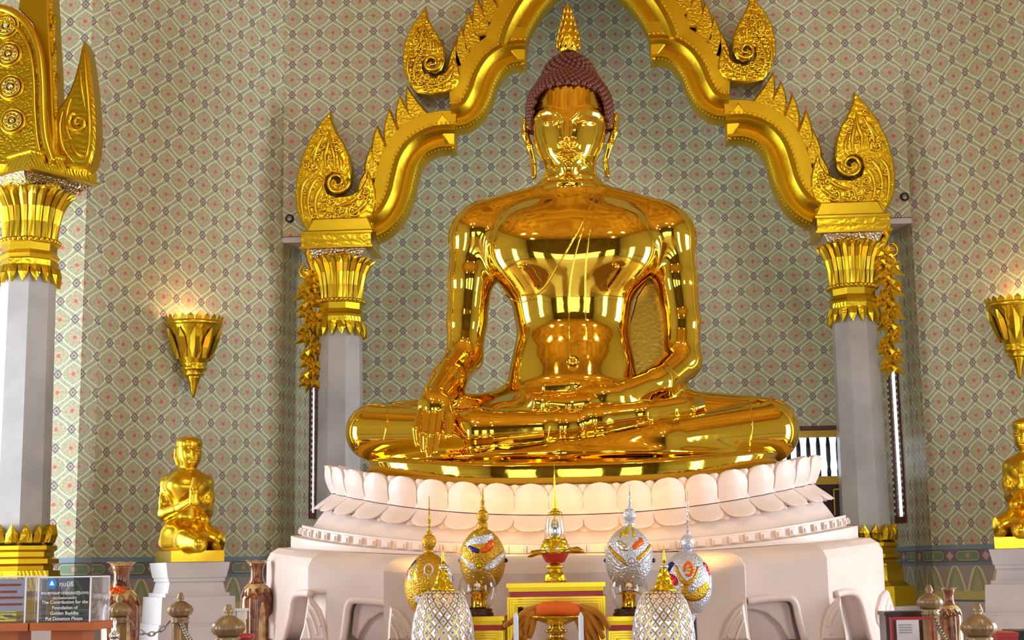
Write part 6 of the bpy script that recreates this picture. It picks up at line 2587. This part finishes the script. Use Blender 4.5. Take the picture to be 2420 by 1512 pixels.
b1 = bollard(283, 1404, 29, 7.9, 'brass rail post with melon cap in front of the flower vase')
b2 = bollard(427, 1400, 31, 7.9, 'brass rail post with melon cap in front of the left marble pedestal')
b3 = bollard(540, 1428, 41, 6.4, 'larger near brass rail post right of the left pedestal')
b4 = bollard(2195, 1381, 31, 7.9, 'brass rail post with melon cap beside the right brown vase')
b5 = bollard(2309, 1424, 43, 6.4, 'larger near brass rail post in front of the right pedestal')


def chain(a, b, sag, label):
    n = max(8, int((b - a).length / 0.026))
    m = MB()
    pts = [a + (b - a) * (i / n) + Vector((0, 0, -sag * 4 * (i / n) * (1 - i / n))) for i in range(n + 1)]
    for i in range(n):
        c = (pts[i] + pts[i + 1]) / 2
        t = (pts[i + 1] - pts[i]).normalized()
        s = t.cross(Vector((0, 0, 1) if i % 2 else (0, 1, 0))).normalized()
        L, w = 0.021, 0.011
        ring = [c + t * L * math.cos(q) + s * w * math.sin(q) for q in np.linspace(0, 2 * PI, 9)]
        m.tube(ring, 0.0035, 5, cap=False)
    o = m.build('rail_chain', 'steel_chain', None, smooth=True, origin=tuple((a + b) / 2), fix=False)
    tag(o, label, 'chain', 'rail chains', 'stuff')
    return o


def hook(p, q, r):
    d = Vector((q.x - p.x, q.y - p.y, 0)).normalized()
    return p + d * (r + 0.006)


chain(hook(b1[1], b2[1], b1[2]), hook(b2[1], b1[1], b2[2]), 0.07, 'metal chain hanging between the two rail posts left of the throne')
chain(hook(b2[1], b3[1], b2[2]), hook(b3[1], b2[1], b3[2]), 0.10, 'metal chain from the pedestal rail post to the near left post')
chain(hook(b4[1], b5[1], b4[2]), hook(b5[1], b4[1], b5[2]), 0.10, 'metal chain between the two rail posts right of the throne')


# ------------------------------------------------ tall vases
def vase(cx, Y, y0, s, label, m_body, m_neck, fruit=False):
    """y0: lip in the photo; s: size factor in photo pixels"""
    c = P(cx, y0, Y)
    k = KS(c) * s
    t = empty('floor_vase', Vector((c.x, Y, DZ)), label, 'vase', 'tall floor vases')
    zt = c.z
    H = zt - DZ
    lip = MB()
    vs, fs = [], []
    rows = [(24, -10), (27, -5), (33, -1), (36, 0), (31, -1.5), (22, -8)]
    seg = 40
    for r, z in rows:
        for j in range(seg):
            a = 2 * PI * j / seg
            w = 1 + (0.06 * math.sin(8 * a) if r > 28 else 0)
            vs.append((c.x + r * w * k * math.cos(a), Y + r * w * k * math.sin(a), zt + (z + (1.5 * math.sin(8 * a) if r > 28 else 0)) * k))
    for i in range(len(rows) - 1):
        for j in range(seg):
            fs.append((i * seg + j, i * seg + (j + 1) % seg, (i + 1) * seg + (j + 1) % seg, (i + 1) * seg + j))
    lip.add(vs, fs).build('scalloped_lip', m_neck, t, smooth=True)
    MB().lathe((c.x, Y, zt), [(26 * k, -66 * k), (21 * k, -58 * k), (18 * k, -45 * k), (18 * k, -30 * k), (21 * k, -16 * k), (25 * k, -9 * k)], 32).build('neck', m_body, t, smooth=True)
    MB().lathe((c.x, Y, zt), [(44 * k, -92 * k), (40 * k, -82 * k), (32 * k, -72 * k), (25 * k, -65 * k)], 32).build('shoulder', m_neck, t, smooth=True)
    MB().lathe((c.x, Y, zt), [(24 * k, -H), (26 * k, -H + 0.04), (24 * k, -H + 0.08), (34 * k, -H * 0.72), (44 * k, -H * 0.45), (46.5 * k, -110 * k), (44 * k, -92 * k)], 36).build('belly', m_body, t, smooth=True)
    for i in range(10):
        a = 2 * PI * i / 10
        vs = []
        for da, z, r in ((-0.17, -80, 39.5), (0, -78, 40), (0.17, -80, 39.5), (0.2, -92, 45), (0.12, -101, 46.4), (0, -104, 46.8), (-0.12, -101, 46.4), (-0.2, -92, 45)):
            vs.append((c.x + math.cos(a + da) * (r + 0.8) * k, Y + math.sin(a + da) * (r + 0.8) * k, zt + z * k))
        MB().add(vs, [(0, 1, 5, 7), (1, 2, 3, 5), (3, 4, 5), (5, 6, 7)]).build('shoulder_leaf', 'vase_brown', t, fix=False)
    for i in range(5):
        a = 2 * PI * (i + 0.25) / 5
        vs, fs = [], []
        zz = np.linspace(-118, -118 - 0.30 * H / k, 7)
        for j, z in enumerate(zz):
            r = float(np.interp(z * k, [-H * 0.72, -H * 0.45, -110 * k], [34 * k, 44 * k, 46.5 * k])) + 0.8 * k
            w = 0.26 * math.sin(PI * (j + 0.6) / 7.2)
            for da in (-w, 0, w):
                vs.append((c.x + math.cos(a + da) * r, Y + math.sin(a + da) * r, zt + z * k))
            if j:
                q0 = 3 * (j - 1)
                fs += [(q0, q0 + 1, q0 + 4, q0 + 3), (q0 + 1, q0 + 2, q0 + 5, q0 + 4)]
        MB().add(vs, fs).build('painted_panel', 'vase_cream', t, fix=False)
    if fruit:
        rnd = random.Random(3)
        for i, (dx, dz, r) in enumerate(((-14, -62, 6), (-6, -66, 6.5), (3, -60, 6), (10, -64, 6.5), (15, -68, 5.5), (0, -70, 6), (-10, -72, 5.5), (7, -73, 5.5))):
            MB().sphere((c.x + dx * k, Y - 30 * k, zt + dz * k), r * k, 8, 6).build('fruit_bead', 'jewel_orange', t, smooth=True)
        MB().sphere((c.x + 2 * k, Y - 27 * k, zt - 50 * k), 6 * k, 8, 6, 9 * k).build('bead_tassel', 'wood_dark', t, smooth=True)
    return t


vase(288, 8.9, 1328, 0.98, 'brown and cream porcelain floor vase with red fruit decoration, behind the rail', 'vase_brown', 'vase_cream', True)
vase(607, 9.2, 1324, 0.82, 'dark brown porcelain floor vase right of the left marble pedestal', 'vase_brown', 'vase_cream')
vase(2241, 8.6, 1388, 0.62, 'small brown porcelain vase beside the right rail posts', 'vase_brown', 'vase_cream')


# ------------------------------------------------ donation boxes
YD = 6.5


def donation_box(px0, px1, y0, y1, label, stand_label, n):
    a, b = P(px0, y0, YD), P(px1, y0, YD)
    zt = (a.z + b.z) / 2
    zb = P((px0 + px1) / 2, y1, YD).z
    w, d = b.x - a.x, 0.24
    cx, cy = (a.x + b.x) / 2, YD + d / 2
    st = empty('box_stand', Vector((cx, cy, DZ)), stand_label, 'stand', 'donation box stands')
    MB().box((cx, cy, zb - 0.018), (w + 0.05, d + 0.05, 0.034)).build('top_board', 'wood_orange', st)
    MB().box((cx, cy, (zb - 0.035 + DZ) / 2), (w * 0.62, d * 0.62, zb - 0.035 - DZ)).build('column', 'wood_orange', st)
    MB().box((cx, cy, DZ + 0.015), (w + 0.02, d + 0.02, 0.03)).build('foot_board', 'wood_orange', st)
    t = empty('donation_box', Vector((cx, cy, zb)), label, 'box', 'clear acrylic donation boxes')
    T_ = 0.005
    for nm, c, s in (('front_pane', (cx, YD, (zt + zb) / 2), (w, T_, zt - zb)), ('back_pane', (cx, YD + d, (zt + zb) / 2), (w, T_, zt - zb)),
                     ('side_pane', (cx - w / 2, cy, (zt + zb) / 2), (T_, d, zt - zb)), ('side_pane', (cx + w / 2, cy, (zt + zb) / 2), (T_, d, zt - zb)), ('lid_pane', (cx, cy, zt), (w, d, T_))):
        MB().box(c, s).build(nm, 'acrylic', t)
    e = MB()
    for sx in (-1, 1):
        for sy in (0, 1):
            e.box((cx + sx * w / 2, YD + sy * d, (zt + zb) / 2), (0.006, 0.006, zt - zb))
        e.box((cx + sx * w / 2, cy, zt), (0.006, d, 0.006))
    e.box((cx, YD, zt), (w, 0.006, 0.006))
    tag(e.build('polished_edges', 'white_paint', t), kind='stuff')
    rnd = random.Random(n)
    for i in range(9):
        MB().box((cx + rnd.uniform(-0.38, 0.38) * w, cy + rnd.uniform(-0.3, 0.3) * d, zb + 0.006 + 0.006 * i), (0.09, 0.045, 0.004), rnd.uniform(0, 3)).build('banknote', 'note_green', t)
    return t, cx, w, zt, zb


def text(name, s, x, z, y, size, m, parent, align='CENTER'):
    cu = bpy.data.curves.new(name, 'FONT')
    cu.body = s
    cu.size = size
    cu.align_x = align
    cu.extrude = 0.0006
    cu.materials.append(M[m])
    tmp = bpy.data.objects.new(name, cu)
    COL.objects.link(tmp)
    bpy.context.view_layer.update()
    me = bpy.data.meshes.new_from_object(tmp.evaluated_get(bpy.context.evaluated_depsgraph_get()))
    bpy.data.objects.remove(tmp)
    o = bpy.data.objects.new(name, me)
    COL.objects.link(o)
    o.rotation_euler = (PI / 2, 0, 0)
    o.location = Vector((x, y, z)) - parent.location
    o.parent = parent
    return o


t, cx, w, zt, zb = donation_box(93, 215, 1363, 1470, 'clear acrylic donation box with white lettering and a blue round emblem', 'orange wooden stand under the lettered donation box', 1)
kD = KS(P(150, 1420, YD))
yf = YD - 0.006
MB().box((cx, YD + 0.012, (zt + zb) / 2), (w - 0.02, 0.003, zt - zb - 0.02)).build('sign_backing', 'acrylic', t)
for s, px, py, sz in (('ทุนนิธิ', 157, 1385, 15), ('พระพุทธมหาสุวรรณปฏิมากร', 153, 1404, 10.5), ('(หลวงพ่อทองคำ)', 153, 1415.5, 8.5), ('The Contribution for the', 153, 1426, 11.2), ('Foundation of', 153, 1439, 11.2),
                      ('Golden Buddha', 152, 1452, 11.2), ('Put Donation Please', 151, 1465, 11.2)):
    q = P(px, py, yf)
    text('lettering', s, q.x, q.z, yf, sz * kD * 0.98, 'print_white', t)
q = P(123, 1379, yf)
disc = [(q.x + 11.5 * kD * math.cos(a), yf, q.z + 12.5 * kD * math.sin(a)) for a in np.linspace(0, 2 * PI, 25)[:-1]]
MB().add(disc + [(x, y + 0.002, z) for x, y, z in disc], [tuple(range(24)), tuple(range(24, 48))[::-1]] + [(i, (i + 1) % 24, 24 + (i + 1) % 24, 24 + i) for i in range(24)]).build('round_emblem', 'print_blue', t)
bell = [(-6, -4), (6, -4), (4.5, -1), (3, 4), (0, 7), (-3, 4), (-4.5, -1)]
MB().prism([(q.x + a * kD, q.z + b * kD) for a, b in bell], yf - 0.002, yf - 0.0005).build('emblem_mark', 'print_white', t)
t, cx, w, zt, zb = donation_box(-60, 62, 1363, 1472, 'clear acrylic donation box with red and orange print at the left edge', 'orange wooden stand at the left edge', 2)
MB().box((cx, YD + 0.03, (zt + zb) / 2 + 0.02), (w - 0.03, 0.003, zt - zb - 0.06)).build('printed_sheet', 'paper_print', t)
for py, ln, m in ((1382, 60, 'print_red'), (1398, 40, 'print_red'), (1412, 70, 'print_red'), (1428, 66, 'print_red')):
    q = P(20, py, YD + 0.026)
    MB().box((q.x, YD + 0.026, q.z), (ln * kD, 0.002, 5 * kD)).build('print_line', m, t)

# ------------------------------------------------ small things
c = P(272, 1458, 6.2)
k = KS(c)
t = empty('silver_finial', Vector((c.x, 6.2, DZ)), 'small silver pointed ornament on a stand at the lower left', 'ornament')
MB().lathe((c.x, 6.2, c.z), [(10 * k, -52 * k), (13 * k, -44 * k), (12 * k, -38 * k), (4 * k, -32 * k), (5 * k, -28 * k), (3 * k, -20 * k), (5 * k, -14 * k), (3 * k, -6 * k), (0.5 * k, 0)], 18).build('bud', 'silver', t, smooth=True)
MB().lathe((c.x, 6.2, DZ), [(0.07, 0), (0.07, 0.02), (0.02, 0.05), (0.02, c.z - 52 * k - DZ), (10 * k, c.z - 50 * k - DZ)], 18).build('stand', 'silver', t, smooth=True)
c = P(572, 1436, 8.2)
k = KS(c)
t = empty('white_lantern', Vector((c.x, 8.2, DZ)), 'small white lantern beside the left end of the throne', 'lantern')
MB().box((c.x, 8.2, c.z - 4 * k), (26 * k, 26 * k, 6 * k)).build('cap', 'white_paint', t)
MB().box((c.x, 8.2, c.z - 17 * k), (20 * k, 20 * k, 20 * k)).build('body', 'white_wax', t)
MB().box((c.x, 8.2, c.z - 30 * k), (14 * k, 14 * k, 6 * k)).build('foot', 'white_paint', t)
MB().lathe((c.x, 8.2, DZ), [(0.07, 0), (0.07, 0.02), (0.02, 0.04), (0.02, c.z - 33 * k - DZ)], 14).build('pole', 'white_paint', t, smooth=True)
# framed notice at the lower right
c = P(2142, 1466, 7.6)
k = KS(c)
t = empty('notice_frame', Vector((c.x, 7.6, DZ)), 'white printed notice in a red frame at the lower right of the throne', 'notice')
MB().box((c.x + 4 * k, 7.62, c.z - 30 * k), (52 * k, 0.012, 62 * k)).build('sheet', 'paper_print', t)
MB().box((c.x + 14 * k, 7.63, c.z + 4 * k), (100 * k, 0.03, 7 * k)).build('red_rail', 'lacquer_red', t)
for i in range(4):
    MB().box((c.x - 2 * k, 7.612, c.z - (10 + 6 * i) * k), (30 * k, 0.002, 2 * k)).build('print_line', 'steel_chain', t)
for sx in (-1, 1):
    MB().box((c.x + 14 * k + sx * 47 * k, 7.63, (c.z + DZ) / 2), (5 * k, 0.03, c.z - DZ)).build('leg', 'lacquer_red', t)
# red and black boxes at the bottom edge
for px, py, wpx, Y, m, nm, lab in ((2368, 1492, 46, 7.2, 'lacquer_red', 'red_box', 'red box on the floor behind the near right rail post'), (2412, 1488, 56, 7.3, 'black', 'black_speaker', 'black loudspeaker at the lower right corner'),
                                   (2130, 1444, 90, 8.3, 'wood_dark', 'dark_bench', 'low dark wooden bench right of the throne')):
    c = P(px, py, Y)
    k = KS(c)
    t = empty(nm, Vector((c.x, Y, DZ)), lab, nm.split('_')[1])
    MB().box((c.x, Y, (c.z + DZ) / 2 - 0.01), (wpx * k, 0.2, c.z - DZ - 0.02)).build('body', m, t)
    MB().box((c.x, Y, c.z - 0.01), (wpx * k * 1.06, 0.215, 0.02)).build('lid', m, t)
c = P(540, 1500, 6.62)
k = KS(c)
t = empty('red_cushion', Vector((c.x, 6.75, DZ)), 'red cloth-covered stool behind the near left rail post', 'stool')
MB().lathe((c.x, 6.75, c.z), [(40 * k, -14 * k), (46 * k, -9 * k), (44 * k, -2 * k), (30 * k, 0)], 24).build('seat', 'lacquer_red', t, smooth=True)
for a in range(4):
    MB().tube([(c.x + 30 * k * math.cos(a * PI / 2 + 0.7), 6.75 + 30 * k * math.sin(a * PI / 2 + 0.7), c.z - 12 * k), (c.x + 34 * k * math.cos(a * PI / 2 + 0.7), 6.75 + 34 * k * math.sin(a * PI / 2 + 0.7), DZ)], 0.014, 8).build('leg', 'wood_dark', t)

# ------------------------------------------------ housings of the lamps
for i, (loc, tgt) in enumerate(LAMPS):
    d = (tgt - loc).normalized()
    hi = loc.z > 3
    t = empty('spotlight' if hi else 'floodlight', loc - d * 0.02, (('left', 'right')[i % 2] + ' black spotlight under the ceiling aimed at the statue' if hi else 'small black floodlight hidden behind the ' + ('inner gold', 'inner silver', 'outer gold', 'outer silver')[(i - 2) % 4] + ' beaded bud'), 'lamp', 'spotlights' if hi else 'floodlights')
    q = 1.0 if hi else 0.3
    MB().tube([loc - d * 0.30 * q, loc - d * 0.27 * q, loc - d * 0.12 * q, loc - d * 0.10 * q], [0.05 * q, 0.10 * q, 0.10 * q, 0.09 * q], 16).build('housing', 'black', t, smooth=True)
    if hi:
        MB().tube([loc - d * 0.2, Vector((loc.x, loc.y - 0.15, CEIL))], 0.015, 8).build('rod', 'black', t)
    else:
        MB().tube([loc - d * 0.06, Vector((loc.x, loc.y - 0.13, DZ))], 0.01, 8).build('foot', 'black', t)
for xx in (-2.5, 2.2):
    for yy in (2.0, 6.0):
        t = empty('chandelier', (xx, yy, 6.4), ('left' if xx < 0 else 'right') + (' rear' if yy < 3 else ' front') + ' gilt ring chandelier hanging from the hall ceiling', 'lamp', 'chandeliers')
        for rr, z in ((0.42, 6.35), (0.30, 6.62)):
            pts = [(xx + rr * math.cos(a), yy + rr * math.sin(a), z) for a in np.linspace(0, 2 * PI, 25)]
            MB().tube(pts, 0.02, 8, cap=False).build('ring', 'gold_gilt', t, smooth=True)
        for a in range(4):
            an = a * PI / 2
            MB().tube([(xx + 0.42 * math.cos(an), yy + 0.42 * math.sin(an), 6.35), (xx + 0.30 * math.cos(an), yy + 0.30 * math.sin(an), 6.62), (xx, yy, 6.95)], 0.010, 6).build('arm', 'gold_gilt', t)
        MB().tube([(xx, yy, 6.93), (xx, yy, CEIL)], 0.015, 8).build('rod', 'gold_gilt', t)
